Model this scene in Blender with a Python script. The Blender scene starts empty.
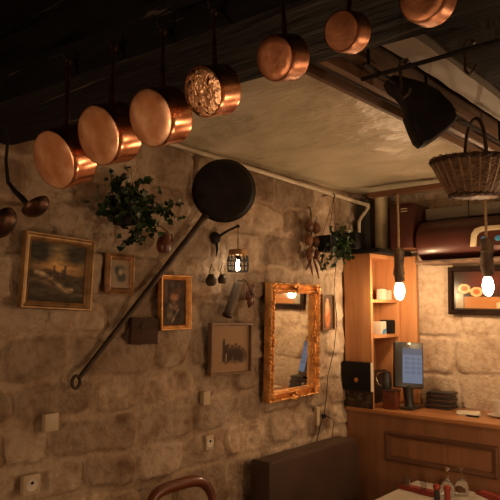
import bpy, bmesh, math, random
import numpy as np
from mathutils import Vector, Matrix
random.seed(7)
PI = math.pi
SC = bpy.context.scene
COL = SC.collection

# ------------------------------------------------------------------ camera
HEAD, PITCH, FPX, EYE = math.radians(41.2), math.radians(5.4), 613.0, 1.67
FWD = Vector((math.cos(HEAD)*math.cos(PITCH), math.sin(HEAD)*math.cos(PITCH), math.sin(PITCH)))
RGT = Vector((math.sin(HEAD), -math.cos(HEAD), 0))
UPV = RGT.cross(FWD)
CAM = Vector((0, 0, EYE))
cd = bpy.data.cameras.new('camera'); cam = bpy.data.objects.new('camera', cd); COL.objects.link(cam)
cd.sensor_width = 36; cd.lens = FPX/500*36; cd.clip_start = 0.02
cam.location = CAM
cam.rotation_euler = FWD.to_track_quat('-Z', 'Y').to_euler()
SC.camera = cam

# ------------------------------------------------------------------ world, exposure
w = bpy.data.worlds.new('world'); SC.world = w; w.use_nodes = True
w.node_tree.nodes['Background'].inputs[0].default_value = (1.0, 0.80, 0.60, 1)
w.node_tree.nodes['Background'].inputs[1].default_value = 0.03
SC.view_settings.view_transform = 'Standard'
SC.view_settings.look = 'None'
SC.view_settings.gamma = 1.0
SC.view_settings.use_curve_mapping = False
SC.view_settings.exposure = 0.0

# ------------------------------------------------------------------ unseen point lights without fittings, added to brighten pans, wall and ceiling
WARM = (1.0, 0.64, 0.36)
def unseen_light(loc, power, size=0.04, col=WARM):
    l = bpy.data.lights.new('unseen_light', 'POINT'); l.energy = power; l.color = col
    l.shadow_soft_size = size
    o = bpy.data.objects.new('unseen_light', l); COL.objects.link(o); o.location = loc
    return o
unseen_light((2.60, -0.10, 1.72), 20)
unseen_light((2.15, 0.30, 1.15), 11, 0.06)
unseen_light((-0.55, 1.05, 1.30), 17.0, 0.05)
unseen_light((-1.70, 0.20, 1.50), 12, 0.06)
unseen_light((0.60, -1.30, 1.60), 6)

# ------------------------------------------------------------------ helpers
def ray(px, py):
    return FWD + RGT*((px-250)/FPX) + UPV*((250-py)/FPX)
def atY(px, py, y):
    d = ray(px, py); return CAM + d*(y/d.y)
def atX(px, py, x):
    d = ray(px, py); return CAM + d*(x/d.x)
def atZ(px, py, z):
    d = ray(px, py); return CAM + d*((z-EYE)/d.z)
V = Vector

class MB:
    def __init__(s): s.b = bmesh.new()
    def _face(s, vs):
        try: s.b.faces.new(vs)
        except ValueError: pass
    def box(s, c, size, M=None, bev=0):
        c = V(c); hx, hy, hz = [v/2 for v in size]
        t = bmesh.new(); bmesh.ops.create_cube(t, size=1)
        for v in t.verts: v.co = V((v.co.x*size[0], v.co.y*size[1], v.co.z*size[2]))
        if bev: bmesh.ops.bevel(t, geom=t.edges[:], offset=bev, segments=2, profile=0.6, affect='EDGES')
        if M is not None: bmesh.ops.transform(t, matrix=M.to_4x4(), verts=t.verts)
        for v in t.verts: v.co += c
        s.merge(t); return s
    def merge(s, t):
        m = bpy.data.meshes.new('t'); t.to_mesh(m); t.free(); s.b.from_mesh(m); bpy.data.meshes.remove(m)
    def b2(s, x0, x1, y0, y1, z0, z1, bev=0):
        return s.box(((x0+x1)/2, (y0+y1)/2, (z0+z1)/2), (abs(x1-x0), abs(y1-y0), abs(z1-z0)), None, bev)
    def tube(s, pts, r, seg=10, cap=True):
        pts = [V(p) for p in pts]; n = len(pts)
        rs = r if isinstance(r, (list, tuple)) else [r]*n
        rings = []; prev = None
        for i, p in enumerate(pts):
            d = (pts[min(i+1, n-1)] - pts[max(i-1, 0)]).normalized()
            if prev is None:
                a = V((0, 0, 1)) if abs(d.z) < 0.9 else V((1, 0, 0))
                u = d.cross(a).normalized()
            else:
                u = (prev - d*prev.dot(d)).normalized()
            prev = u; w_ = d.cross(u)
            rings.append([s.b.verts.new(p + (u*math.cos(2*PI*k/seg) + w_*math.sin(2*PI*k/seg))*rs[i]) for k in range(seg)])
        for i in range(n-1):
            for k in range(seg):
                s._face([rings[i][k], rings[i][(k+1) % seg], rings[i+1][(k+1) % seg], rings[i+1][k]])
        if cap:
            s._face(rings[0][::-1]); s._face(rings[-1])
        return s
    def lathe(s, prof, M, seg=32, sx=1, sy=1, fn=None, cap=True):
        rings = []
        for (r, z) in prof:
            ring = []
            for k in range(seg):
                a = 2*PI*k/seg; rr = r*(fn(a, z) if fn else 1)
                ring.append(s.b.verts.new(M @ V((rr*math.cos(a)*sx, rr*math.sin(a)*sy, z))))
            rings.append(ring)
        for i in range(len(rings)-1):
            for k in range(seg):
                s._face([rings[i][k], rings[i][(k+1) % seg], rings[i+1][(k+1) % seg], rings[i+1][k]])
        if cap:
            if prof[0][0] > 1e-5: s._face(rings[0][::-1])
            if prof[-1][0] > 1e-5: s._face(rings[-1])
        return s
    def ell(s, c, rad, M=None, seg=16):
        t = bmesh.new(); bmesh.ops.create_uvsphere(t, u_segments=seg, v_segments=max(6, seg//2+2), radius=1)
        for v in t.verts: v.co = V((v.co.x*rad[0], v.co.y*rad[1], v.co.z*rad[2]))
        if M is not None: bmesh.ops.transform(t, matrix=M.to_4x4(), verts=t.verts)
        for v in t.verts: v.co += V(c)
        s.merge(t); return s
    def prism(s, outline, M, th, bev=0):
        t = bmesh.new()
        vs = [t.verts.new((x, y, 0)) for x, y in outline]
        f = t.faces.new(vs)
        r = bmesh.ops.extrude_face_region(t, geom=[f])
        for e in r['geom']:
            if isinstance(e, bmesh.types.BMVert): e.co.z += th
        bmesh.ops.recalc_face_normals(t, faces=t.faces)
        if bev: bmesh.ops.bevel(t, geom=t.edges[:], offset=bev, segments=2, profile=0.6, affect='EDGES')
        bmesh.ops.transform(t, matrix=M, verts=t.verts)
        s.merge(t); return s
    def face(s, pts):
        s._face([s.b.verts.new(V(p)) for p in pts]); return s
    def xf(s, M):
        bmesh.ops.transform(s.b, matrix=M, verts=s.b.verts); return s
    def build(s, name, mat, parent=None, smooth=True, weld=True):
        if weld: bmesh.ops.remove_doubles(s.b, verts=s.b.verts, dist=1e-5)
        bmesh.ops.recalc_face_normals(s.b, faces=s.b.faces)
        m = bpy.data.meshes.new(name)
        if smooth:
            for f in s.b.faces: f.smooth = True
            for e in s.b.edges:
                if len(e.link_faces) == 2 and e.calc_face_angle(0) > math.radians(38): e.smooth = False
        s.b.to_mesh(m); s.b.free()
        m.materials.append(mat)
        o = bpy.data.objects.new(name, m); COL.objects.link(o)
        if parent is not None:
            root = parent; off = V(root.location)
            if root.parent: off = off + V(root.parent.location)
            m.transform(Matrix.Translation(-off))
            o.parent = parent
        return o

def place_origin(o):
    """single-mesh thing: put its origin at the bottom centre of its own bounds"""
    m = o.data; cs = [v.co for v in m.vertices]
    c = V(((min(v.x for v in cs)+max(v.x for v in cs))/2, (min(v.y for v in cs)+max(v.y for v in cs))/2, min(v.z for v in cs)))
    m.transform(Matrix.Translation(-c)); o.location = c

def tag(o, label, cat, group=None):
    o['label'] = label; o['category'] = cat
    if group: o['group'] = group
    if o.type == 'MESH' and V(o.location).length == 0: place_origin(o)
    return o
def thing(name, loc, label, cat, group=None):
    o = bpy.data.objects.new(name, None); COL.objects.link(o); o.location = loc
    o.empty_display_size = 0.05
    return tag(o, label, cat, group)
def struct(o):
    o['kind'] = 'structure'; return o

# ------------------------------------------------------------------ materials
def nmat(name):
    m = bpy.data.materials.new(name); m.use_nodes = True
    nt = m.node_tree; return m, nt, nt.nodes['Principled BSDF']
def noise_mat(name, c1, c2, scale=8, rough=0.6, metal=0, bump=0.0, bscale=None, stretch=(1, 1, 1), detail=6,
              r2=None, coat=0, lo=0.35, hi=0.65, spec=None, dist=0.0, bdist=0.01):
    m, nt, p = nmat(name); N = nt.nodes; L = nt.links
    tc = N.new('ShaderNodeTexCoord'); mp = N.new('ShaderNodeMapping'); mp.inputs['Scale'].default_value = stretch
    L.new(tc.outputs['Object'], mp.inputs[0])
    n = N.new('ShaderNodeTexNoise'); n.inputs['Scale'].default_value = scale; n.inputs['Detail'].default_value = detail
    n.inputs['Distortion'].default_value = dist
    L.new(mp.outputs[0], n.inputs['Vector'])
    r = N.new('ShaderNodeValToRGB'); r.color_ramp.elements[0].position = lo; r.color_ramp.elements[1].position = hi
    r.color_ramp.elements[0].color = (*c1, 1); r.color_ramp.elements[1].color = (*c2, 1)
    L.new(n.outputs['Fac'], r.inputs[0]); L.new(r.outputs[0], p.inputs['Base Color'])
    p.inputs['Metallic'].default_value = metal; p.inputs['Roughness'].default_value = rough
    if r2 is not None:
        mr = N.new('ShaderNodeMapRange'); mr.inputs[1].default_value = 0.3; mr.inputs[2].default_value = 0.7
        mr.inputs[3].default_value = rough; mr.inputs[4].default_value = r2
        L.new(n.outputs['Fac'], mr.inputs[0]); L.new(mr.outputs[0], p.inputs['Roughness'])
    if coat: p.inputs['Coat Weight'].default_value = coat
    if spec is not None: p.inputs['Specular IOR Level'].default_value = spec
    if bump:
        nb = N.new('ShaderNodeTexNoise'); nb.inputs['Scale'].default_value = bscale or scale*3; nb.inputs['Detail'].default_value = 8
        L.new(mp.outputs[0], nb.inputs['Vector'])
        b = N.new('ShaderNodeBump'); b.inputs['Strength'].default_value = bump; b.inputs['Distance'].default_value = bdist
        L.new(nb.outputs['Fac'], b.inputs['Height']); L.new(b.outputs[0], p.inputs['Normal'])
    return m
def emit_mat(name, col, strength):
    m, nt, p = nmat(name)
    p.inputs['Base Color'].default_value = (*col, 1)
    p.inputs['Emission Color'].default_value = (*col, 1); p.inputs['Emission Strength'].default_value = strength
    return m
def art_mat(name, rough=0.5):
    m, nt, p = nmat(name)
    a = nt.nodes.new('ShaderNodeAttribute'); a.attribute_name = 'paint'
    n = nt.nodes.new('ShaderNodeTexNoise'); n.inputs['Scale'].default_value = 90
    b = nt.nodes.new('ShaderNodeBump'); b.inputs['Strength'].default_value = 0.15; b.inputs['Distance'].default_value = 0.002
    p.inputs['Specular IOR Level'].default_value = 0.2
    nt.links.new(a.outputs['Color'], p.inputs['Base Color']); p.inputs['Roughness'].default_value = rough
    return m
def stone_mat(name, mortar, s1, s2):
    m, nt, p = nmat(name); N = nt.nodes; L = nt.links
    tc = N.new('ShaderNodeTexCoord')
    def noise(sc, det=6):
        n = N.new('ShaderNodeTexNoise'); n.inputs['Scale'].default_value = sc; n.inputs['Detail'].default_value = det
        L.new(tc.outputs['Object'], n.inputs['Vector']); return n.outputs['Fac']
    def att(nm):
        a = N.new('ShaderNodeAttribute'); a.attribute_name = nm; return a.outputs['Fac']
    def mix(f, a, b, t='MIX'):
        x = N.new('ShaderNodeMix'); x.data_type = 'RGBA'; x.blend_type = t
        if isinstance(f, float): x.inputs[0].default_value = f
        else: L.new(f, x.inputs[0])
        for i, v in ((6, a), (7, b)):
            if isinstance(v, tuple): x.inputs[i].default_value = (*v, 1)
            else: L.new(v, x.inputs[i])
        return x.outputs[2]
    def ramp(f, a, b):
        r = N.new('ShaderNodeMapRange'); r.inputs[1].default_value = a; r.inputs[2].default_value = b
        L.new(f, r.inputs[0]); return r.outputs[0]
    st = mix(att('tint'), s1, s2)
    base = mix(att('stone'), mortar, st)
    base = mix(ramp(noise(9, 10), .50, .70), base, mix(1.0, base, (.66, .57, .50), 'MULTIPLY'))
    base = mix(ramp(noise(38, 10), .46, .66), base, mix(1.0, base, (.82, .76, .70), 'MULTIPLY'))
    base = mix(ramp(noise(2.2, 3), .45, .75), base, mix(1.0, base, (.75, .68, .62), 'MULTIPLY'))
    base = mix(ramp(att('pit'), 0.0, 1.0), base, mix(1.0, base, (.55, .47, .42), 'MULTIPLY'))
    L.new(base, p.inputs['Base Color']); p.inputs['Roughness'].default_value = 0.85
    p.inputs['Specular IOR Level'].default_value = 0.25
    b = N.new('ShaderNodeBump'); b.inputs['Strength'].default_value = 0.8; b.inputs['Distance'].default_value = 0.008
    L.new(noise(70, 10), b.inputs['Height'])
    L.new(b.outputs[0], p.inputs['Normal'])
    return m
def wood_mat(name, c1, c2, axis='z', rough=0.45, scale=3.0, coat=0.0, bump=0.05):
    st = {'z': (9, 9, .7), 'x': (.7, 9, 9), 'y': (9, .7, 9)}[axis]
    return noise_mat(name, c1, c2, scale=scale, rough=rough, stretch=st, coat=coat, bump=bump, dist=0.6, lo=.3, hi=.7, bdist=0.003)

M = {}
M['stone'] = stone_mat('limestone_wall', (.45, .345, .245), (.27, .195, .135), (.59, .465, .34))
M['stone_back'] = stone_mat('pale_limestone_wall', (.58, .46, .34), (.50, .39, .28), (.62, .49, .36))
M['plaster'] = noise_mat('painted_plaster', (.50, .44, .30), (.66, .58, .42), 3, 0.30, bump=0.5, bscale=34, detail=8, spec=.6, bdist=.012, stretch=(1.6, .7, 1))
M['blackwood'] = noise_mat('black_painted_wood', (.003, .0025, .0025), (.009, .0075, .0065), 4, 0.62, bump=0.7, bscale=9, stretch=(4, .6, 4), r2=.85, bdist=.012)
nt = M['blackwood'].node_tree; p_ = nt.nodes['Principled BSDF']; p_.inputs['Specular IOR Level'].default_value = .16
mp_ = nt.nodes.new('ShaderNodeMapping'); mp_.inputs['Scale'].default_value = (22, 1.1, 22); tc_ = nt.nodes.new('ShaderNodeTexCoord')
nn_ = nt.nodes.new('ShaderNodeTexNoise'); nn_.inputs['Scale'].default_value = 1.6; nn_.inputs['Detail'].default_value = 9; nn_.inputs['Distortion'].default_value = .5
rr_ = nt.nodes.new('ShaderNodeMapRange'); rr_.inputs[1].default_value = .655; rr_.inputs[2].default_value = .70
mx_ = nt.nodes.new('ShaderNodeMix'); mx_.data_type = 'RGBA'; mx_.inputs[7].default_value = (.07, .058, .048, 1)
src_ = p_.inputs['Base Color'].links[0].from_socket
nt.links.new(tc_.outputs['Object'], mp_.inputs[0]); nt.links.new(mp_.outputs[0], nn_.inputs['Vector']); nt.links.new(nn_.outputs['Fac'], rr_.inputs[0])
nt.links.new(rr_.outputs[0], mx_.inputs[0]); nt.links.new(src_, mx_.inputs[6]); nt.links.new(mx_.outputs[2], p_.inputs['Base Color'])
M['brownwood'] = wood_mat('weathered_brown_wood', (.055, .032, .02), (.20, .115, .065), 'x', .7, bump=.4)
M['greyboard'] = noise_mat('grey_board', (.24, .20, .16), (.30, .26, .205), 5, .6, bump=.1)
M['copper'] = noise_mat('polished_copper', (.80, .34, .18), (.96, .50, .30), 14, 0.16, 1.0, bump=.10, bscale=30, r2=.34, bdist=.004)
M['copperbase'] = noise_mat('worn_copper', (.82, .40, .23), (1.0, .66, .44), 22, 0.26, 1.0, bump=.3, bscale=42, r2=.46, bdist=.003)
M['shadecopper'] = noise_mat('shaded_copper', (.34, .14, .075), (.48, .22, .12), 18, 0.30, 1.0, bump=.15, bscale=40, r2=.45)  # darker copy of the copper; the right-hand pans' shade is put into its colour
M['engraved'] = noise_mat('engraved_copper', (.10, .05, .03), (.95, .58, .36), 46, 0.28, 1.0, bump=.6, bscale=60, lo=.40, hi=.47, dist=2.0)
M['handle'] = noise_mat('aged_iron_handle', (.05, .025, .016), (.12, .055, .03), 30, .4, .8)
M['iron'] = noise_mat('black_iron', (.008, .006, .005), (.020, .015, .012), 14, .6, .1, bump=.25, bscale=60, r2=.8, bdist=.004, spec=.25)
M['ironbrown'] = noise_mat('rusty_brown_iron', (.035, .022, .014), (.075, .048, .03), 20, .55, .5, bump=.2)
M['gold'] = noise_mat('gilt_wood', (.50, .23, .07), (.82, .43, .15), 26, .32, .7, bump=.35, bscale=70, r2=.5, bdist=.003)
M['golddull'] = noise_mat('dull_gilt_wood', (.20, .11, .045), (.40, .24, .10), 18, .42, .45, bump=.25, bscale=60, bdist=.003)
M['rust_frame'] = noise_mat('reddish_gilt_wood', (.20, .10, .045), (.48, .26, .11), 18, .4, .4, bump=.2)
M['brownframe'] = noise_mat('brown_frame_wood', (.13, .07, .035), (.22, .12, .06), 14, .5, bump=.1)
M['darkwood'] = wood_mat('dark_carved_wood', (.030, .012, .008), (.075, .032, .018), 'x', .9, bump=.8)
M['art'] = art_mat('painted_canvas', .6)
M['artglass'] = art_mat('print_under_glass', .22)
M['beech'] = wood_mat('orange_beech_veneer', (.44, .19, .075), (.60, .29, .12), 'z', .42, coat=.1)
M['beech_in'] = wood_mat('inner_beech_veneer', (.42, .20, .085), (.55, .28, .12), 'z', .5)
M['counter'] = wood_mat('brown_oak_panel', (.22, .095, .042), (.32, .145, .065), 'z', .5)
M['countertop'] = wood_mat('orange_brown_worktop', (.36, .15, .055), (.50, .22, .085), 'y', .3, coat=.2)
M['moulding'] = wood_mat('dark_brown_moulding', (.10, .042, .02), (.16, .07, .035), 'y', .45)
M['leather'] = noise_mat('dark_brown_leatherette', (.055, .030, .020), (.075, .042, .028), 5, .5, bump=.15, bscale=90, bdist=.002)
M['red_wood'] = wood_mat('reddish_brown_bentwood', (.09, .022, .010), (.17, .045, .018), 'x', .35, coat=.2)
M['maroon'] = noise_mat('maroon_enamel', (.060, .015, .010), (.088, .022, .013), 4, .38, coat=.15, bump=.05)
M['darkmaroon'] = noise_mat('dark_maroon_enamel', (.045, .012, .009), (.07, .018, .012), 4, .3)
M['cream'] = noise_mat('cream_paint', (.62, .50, .32), (.72, .60, .40), 6, .45)
M['pipe'] = noise_mat('painted_pipe', (.50, .42, .30), (.62, .53, .39), 12, .35)
M['black'] = noise_mat('matt_black', (.006, .006, .006), (.014, .012, .011), 8, .7, spec=.2)
M['ebony'] = noise_mat('ebony_wood', (.010, .005, .003), (.02, .010, .006), 8, .8, spec=.08)
M['blackplastic'] = noise_mat('black_plastic', (.02, .018, .017), (.03, .027, .025), 8, .35)
M['leaf'] = noise_mat('dark_green_leaf', (.008, .026, .007), (.02, .052, .012), 18, .4)
M['leaf2'] = noise_mat('green_leaf', (.018, .045, .012), (.04, .08, .022), 18, .4)
M['stem'] = noise_mat('brown_stem', (.05, .04, .015), (.09, .07, .03), 18, .6)
M['wicker'] = noise_mat('wicker', (.11, .06, .033), (.28, .165, .09), 30, .6, bump=.5, stretch=(1, 1, 5), bdist=.004)
M['wickerlight'] = noise_mat('pale_wicker', (.24, .14, .075), (.42, .27, .15), 40, .6, bump=.4)
M['wickerdark'] = noise_mat('dark_wicker', (.03, .015, .009), (.09, .045, .025), 60, .65, bump=.8, bdist=.005)
M['bark'] = noise_mat('bark', (.03, .017, .010), (.16, .10, .055), 28, .8, bump=1.0, stretch=(1, 1, .35), bdist=.006)
M['rope'] = noise_mat('hemp_rope', (.20, .12, .06), (.36, .24, .13), 60, .8, bump=.6, stretch=(1, 1, 2), bdist=.002)
M['battenlight'] = wood_mat('light_brown_lath', (.12, .07, .04), (.26, .15, .09), 'x', .55)
M['batten'] = wood_mat('brown_batten', (.14, .06, .03), (.24, .11, .055), 'y', .55)
M['bulb'] = emit_mat('lit_bulb', (1.0, .66, .36), 175)
M['bulb2'] = emit_mat('lit_filament_bulb', (1.0, .78, .52), 60)
M['white'] = noise_mat('white_china', (.60, .54, .44), (.68, .62, .52), 8, .3)
M['paper'] = noise_mat('white_paper', (.62, .55, .43), (.72, .65, .52), 8, .7)
M['cloth'] = noise_mat('white_tablecloth', (.42, .36, .29), (.48, .42, .34), 12, .8, bump=.1, bscale=200)
M['red'] = noise_mat('red_napkin', (.20, .022, .013), (.28, .035, .02), 20, .7)
M['redgloss'] = noise_mat('red_lacquer', (.26, .035, .022), (.36, .06, .035), 20, .2, .3)
M['plate'] = noise_mat('ivory_plastic', (.46, .36, .235), (.52, .41, .27), 8, .45)
M['screen'] = emit_mat('tablet_screen', (.36, .50, .78), .27)
M['screenbar'] = emit_mat('tablet_screen_header', (.20, .30, .52), .22)
M['screentile'] = emit_mat('tablet_screen_tiles', (.28, .40, .66), .24)
for k_ in ('screen', 'screenbar', 'screentile'): M[k_].node_tree.nodes['Principled BSDF'].inputs['Base Color'].default_value = (.01, .012, .015, 1)
M['blue'] = noise_mat('blue_print', (.04, .20, .42), (.06, .28, .55), 8, .4)
M['steel'] = noise_mat('steel', (.55, .50, .44), (.7, .65, .58), 8, .2, 1)
M['orange'] = noise_mat('dried_orange_skin', (.09, .035, .017), (.22, .09, .04), 20, .45, bump=.3)
M['chili'] = noise_mat('dried_brown_pepper', (.06, .018, .010), (.14, .04, .018), 20, .35)
M['oldwood'] = noise_mat('grey_old_wood', (.06, .042, .028), (.125, .09, .058), 18, .7, bump=.4, stretch=(3, 3, .6))
M['terracotta'] = noise_mat('floor_tile', (.13, .055, .03), (.2, .09, .05), 6, .5)
m, nt, p = nmat('mirror_glass'); p.inputs['Metallic'].default_value = 1; p.inputs['Roughness'].default_value = .03
p.inputs['Base Color'].default_value = (.78, .76, .70, 1); M['mirror'] = m
m, nt, p = nmat('clear_glass'); p.inputs['Transmission Weight'].default_value = 1; p.inputs['Roughness'].default_value = .02
p.inputs['IOR'].default_value = 1.45; M['glass'] = m

# ------------------------------------------------------------------ numeric noise
def vnoise(x, y, seed=0, per=64):
    r = np.random.RandomState(seed).rand(per, per)
    xi = np.floor(x).astype(int); yi = np.floor(y).astype(int); fx = x-xi; fy = y-yi
    fx = fx*fx*(3-2*fx); fy = fy*fy*(3-2*fy)
    g = lambda a, b: r[a % per, b % per]
    return (g(xi, yi)*(1-fx)+g(xi+1, yi)*fx)*(1-fy)+(g(xi, yi+1)*(1-fx)+g(xi+1, yi+1)*fx)*fy
def fbm(x, y, seed=0, oc=4):
    s = 0; a = .5
    for i in range(oc): s = s + a*(vnoise(x*2**i, y*2**i, seed+i)-.5); a *= .5
    return s

def stone_wall(name, us, zs, to_world, mat, seed, hmin=.13, hmax=.21, wmin=.16, wmax=.38, amp=1.0):
    U, Z = np.meshgrid(us, zs)
    wu = U + .055*fbm(U*5, Z*5, seed, 3); wz = Z + .075*fbm(U*3.2, Z*3.2, seed+9, 3)
    rnd = np.random.RandomState(seed)
    rows = [-.1]
    while rows[-1] < 2.8: rows.append(rows[-1]+rnd.uniform(hmin, hmax))
    rows = np.array(rows)
    ri = np.clip(np.searchsorted(rows, wz)-1, 0, len(rows)-2)
    dz = np.minimum(wz-rows[ri], rows[ri+1]-wz)
    du = np.zeros_like(U); sid = np.zeros(U.shape); lift = np.zeros(U.shape); tilt = np.zeros(U.shape)
    for k in range(len(rows)-1):
        e = [us.min()-1-rnd.uniform(0, .3)]
        while e[-1] < us.max()+1: e.append(e[-1]+rnd.uniform(wmin, wmax))
        e = np.array(e); mk = ri == k
        if not mk.any(): continue
        ei = np.clip(np.searchsorted(e, wu[mk])-1, 0, len(e)-2)
        du[mk] = np.minimum(wu[mk]-e[ei], e[ei+1]-wu[mk])
        sid[mk] = rnd.rand(len(e))[ei]; lift[mk] = rnd.rand(len(e))[ei]
        ga, gb = rnd.uniform(-1, 1, len(e)), rnd.uniform(-1, 1, len(e))
        tilt[mk] = ga[ei]*(wu[mk]-(e[ei]+e[ei+1])/2)*.10 + gb[ei]*(wz[mk]-(rows[k]+rows[k+1])/2)*.18
    ed = -np.log(np.exp(-du*55)+np.exp(-dz*55))/55 + .018*fbm(U*22, Z*22, seed+20, 3)
    s = np.clip((ed-.006)/.011, 0, 1); s = s*s*(3-2*s)
    rough = fbm(U*14, Z*14, seed+30, 5)
    pit = np.clip((fbm(U*6, Z*7, seed+41, 4)-.16)*6, 0, 1)*s
    ridge = 1-2*np.abs(fbm(U*7+3, Z*9, seed+55, 4))*3
    h = s*(.006+.013*lift+tilt) + rough*(.008+.034*s*(.3+sid)) + .007*s*np.clip(ridge, 0, 1) + .016*fbm(U*2, Z*2, seed+3, 2) - .018*pit
    h = np.minimum(h*amp, .026)
    nu, nz = len(us), len(zs)
    P = to_world(U.ravel(), Z.ravel(), h.ravel())
    idx = np.arange(nu*nz).reshape(nz, nu)
    F = np.stack([idx[:-1, :-1].ravel(), idx[:-1, 1:].ravel(), idx[1:, 1:].ravel(), idx[1:, :-1].ravel()], 1)
    me = bpy.data.meshes.new(name)
    me.vertices.add(nu*nz); me.vertices.foreach_set('co', P.ravel())
    me.loops.add(F.size); me.loops.foreach_set('vertex_index', F.ravel())
    me.polygons.add(len(F)); me.polygons.foreach_set('loop_start', np.arange(len(F))*4)
    me.polygons.foreach_set('loop_total', np.full(len(F), 4)); me.update()
    me.polygons.foreach_set('use_smooth', np.ones(len(F), bool))
    for nm, arr in (('stone', s), ('tint', sid), ('pit', pit)):
        a = me.attributes.new(nm, 'FLOAT', 'POINT'); a.data.foreach_set('value', arr.ravel().astype(np.float32))
    me.materials.append(mat)
    o = bpy.data.objects.new(name, me); COL.objects.link(o); return struct(o)

# ------------------------------------------------------------------ the room
XB, YW, ZC = 3.52, 2.0, 2.38
us = np.concatenate([np.linspace(-2.5, .6, 60, endpoint=False), np.arange(.6, XB+.03, .0085)])
zs = np.concatenate([np.linspace(0, .7, 30, endpoint=False), np.arange(.7, 2.6, .0085)])
stone_wall('wall_left', us, zs, lambda u, z, h: np.stack([u, YW-h, z], 1), M['stone'], 3, amp=.8)
us = np.concatenate([np.linspace(-2.5, .6, 60, endpoint=False), np.arange(.6, YW+.03, .01)])
stone_wall('wall_back', us, zs, lambda u, z, h: np.stack([XB-h, u, z], 1), M['stone_back'], 29, hmin=.15, hmax=.24, wmin=.22, wmax=.46, amp=.5)
struct(MB().b2(-2.5, XB, -2.55, -2.5, 0, 2.6).build('wall_right', M['stone_back'], smooth=False))
struct(MB().b2(-2.55, -2.5, -2.5, YW, 0, 2.6).build('wall_front', M['stone'], smooth=False))
struct(MB().b2(-2.55, XB+.05, -2.55, YW+.05, -.05, 0).build('floor', M['terracotta'], smooth=False))

def ceil_grid():
    xs = np.linspace(.95, XB+.03, 200); ys = np.linspace(-2.5, YW+.03, 240)
    X, Y = np.meshgrid(xs, ys)
    Z = ZC + .03*fbm(X*2.2, Y*2.2, 5, 3) + .020*fbm(X*11, Y*9, 8, 5) + .005*fbm(X*40, Y*40, 12, 3)
    b = bmesh.new()
    vs = [[b.verts.new((X[j, i], Y[j, i], Z[j, i])) for i in range(len(xs))] for j in range(len(ys))]
    for j in range(len(ys)-1):
        for i in range(len(xs)-1): b.faces.new((vs[j][i], vs[j+1][i], vs[j+1][i+1], vs[j][i+1]))
    mb = MB(); mb.b.free(); mb.b = b
    return mb.build('ceiling', M['plaster'], weld=False)
struct(ceil_grid())
struct(MB().b2(-2.5, .95, -2.5, YW+.03, ZC+.05, ZC+.09).build('ceiling', M['blackwood'], smooth=False))

# big black beam the copper pans hang from; it runs slightly askew from the long wall
BD = V((.085, -1, 0)).normalized(); BZ = 2.23
def beam_mesh():
    n0 = V((.742, 2.02, 0)); n1 = n0 + BD*4.3
    f0 = V((1.022, 2.02, 0)); f1 = f0 + BD*4.3
    N = 240; b = bmesh.new(); rings = []
    for i in range(N+1):
        t = i/N; a = n0.lerp(n1, t); c = f0.lerp(f1, t); L = t*4.3
        def nz(k, s=1): return float(fbm(np.array(L*3.0*s+k*7.3), np.array(k*3.1), 50, 4))
        r = []
        K = 9
        for k in range(K):
            zz = 2.43 - (2.43-BZ)*k/(K-1)
            r.append((a.x + .035*nz(k*.35), a.y, zz + .02*nz(k*.3+40)))
        for k in range(1, K):
            q = a.lerp(c, k/(K-1)); r.append((q.x, q.y, BZ + .022*nz(k*.3+60) ))
        r.append((c.x+.01*nz(9), c.y, 2.43))
        rings.append([b.verts.new(p) for p in r])
    for i in range(N):
        for k in range(len(rings[0])-1):
            b.faces.new((rings[i][k], rings[i+1][k], rings[i+1][k+1], rings[i][k+1]))
    mb = MB(); mb.b.free(); mb.b = b
    return mb.build('trim_1', M['blackwood'], weld=False)
struct(beam_mesh())
# another black joist near the ceiling, in front of the big one
struct(MB().b2(.30, .52, -2.3, 2.0, 2.33, 2.45, .012).build('trim_2', M['blackwood']))
# cross beam running away along the room, with slot and grey board
def plank(x0, x1, y0, y1, z0, z1, mat, name, seed):
    mb = MB(); N = 60; rings = []
    for i in range(N+1):
        x = x0+(x1-x0)*i/N
        j = [float(fbm(np.array(x*6+s*5.), np.array(seed*1.7), 60+seed, 3)) for s in range(4)]
        rings.append([mb.b.verts.new(p) for p in ((x, y0+.02*j[0], z0+.012*j[1]), (x, (y0+y1)/2, z0+.02*j[2]), (x, y1+.025*j[3], z0+.012*j[0]), (x, y1, z1), (x, y0, z1))])
    for i in range(N):
        for k in range(5): mb._face([rings[i][k], rings[i+1][k], rings[i+1][(k+1) % 5], rings[i][(k+1) % 5]])
    mb._face(rings[0]); mb._face(rings[-1])
    return struct(mb.build(name, mat))
plank(1.10, 3.45, .735, .86, 2.27, 2.39, M['brownwood'], 'trim_3', 1)
plank(1.10, 3.45, .66, .735, 2.33, 2.39, M['blackwood'], 'trim_4', 2)  # black strip put in for the shadow inside the slot
plank(1.10, 3.45, .585, .66, 2.265, 2.39, M['greyboard'], 'trim_5', 3)
plank(1.10, 3.45, .45, .54, 2.25, 2.39, M['blackwood'], 'trim_7', 4)
struct(MB().b2(1.14, 3.4, .765, .785, 2.235, 2.262, .002).build('trim_8', M['battenlight']))
struct(MB().b2(1.14, 3.4, .835, .850, 2.235, 2.262, .002).build('trim_9', M['battenlight']))

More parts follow.
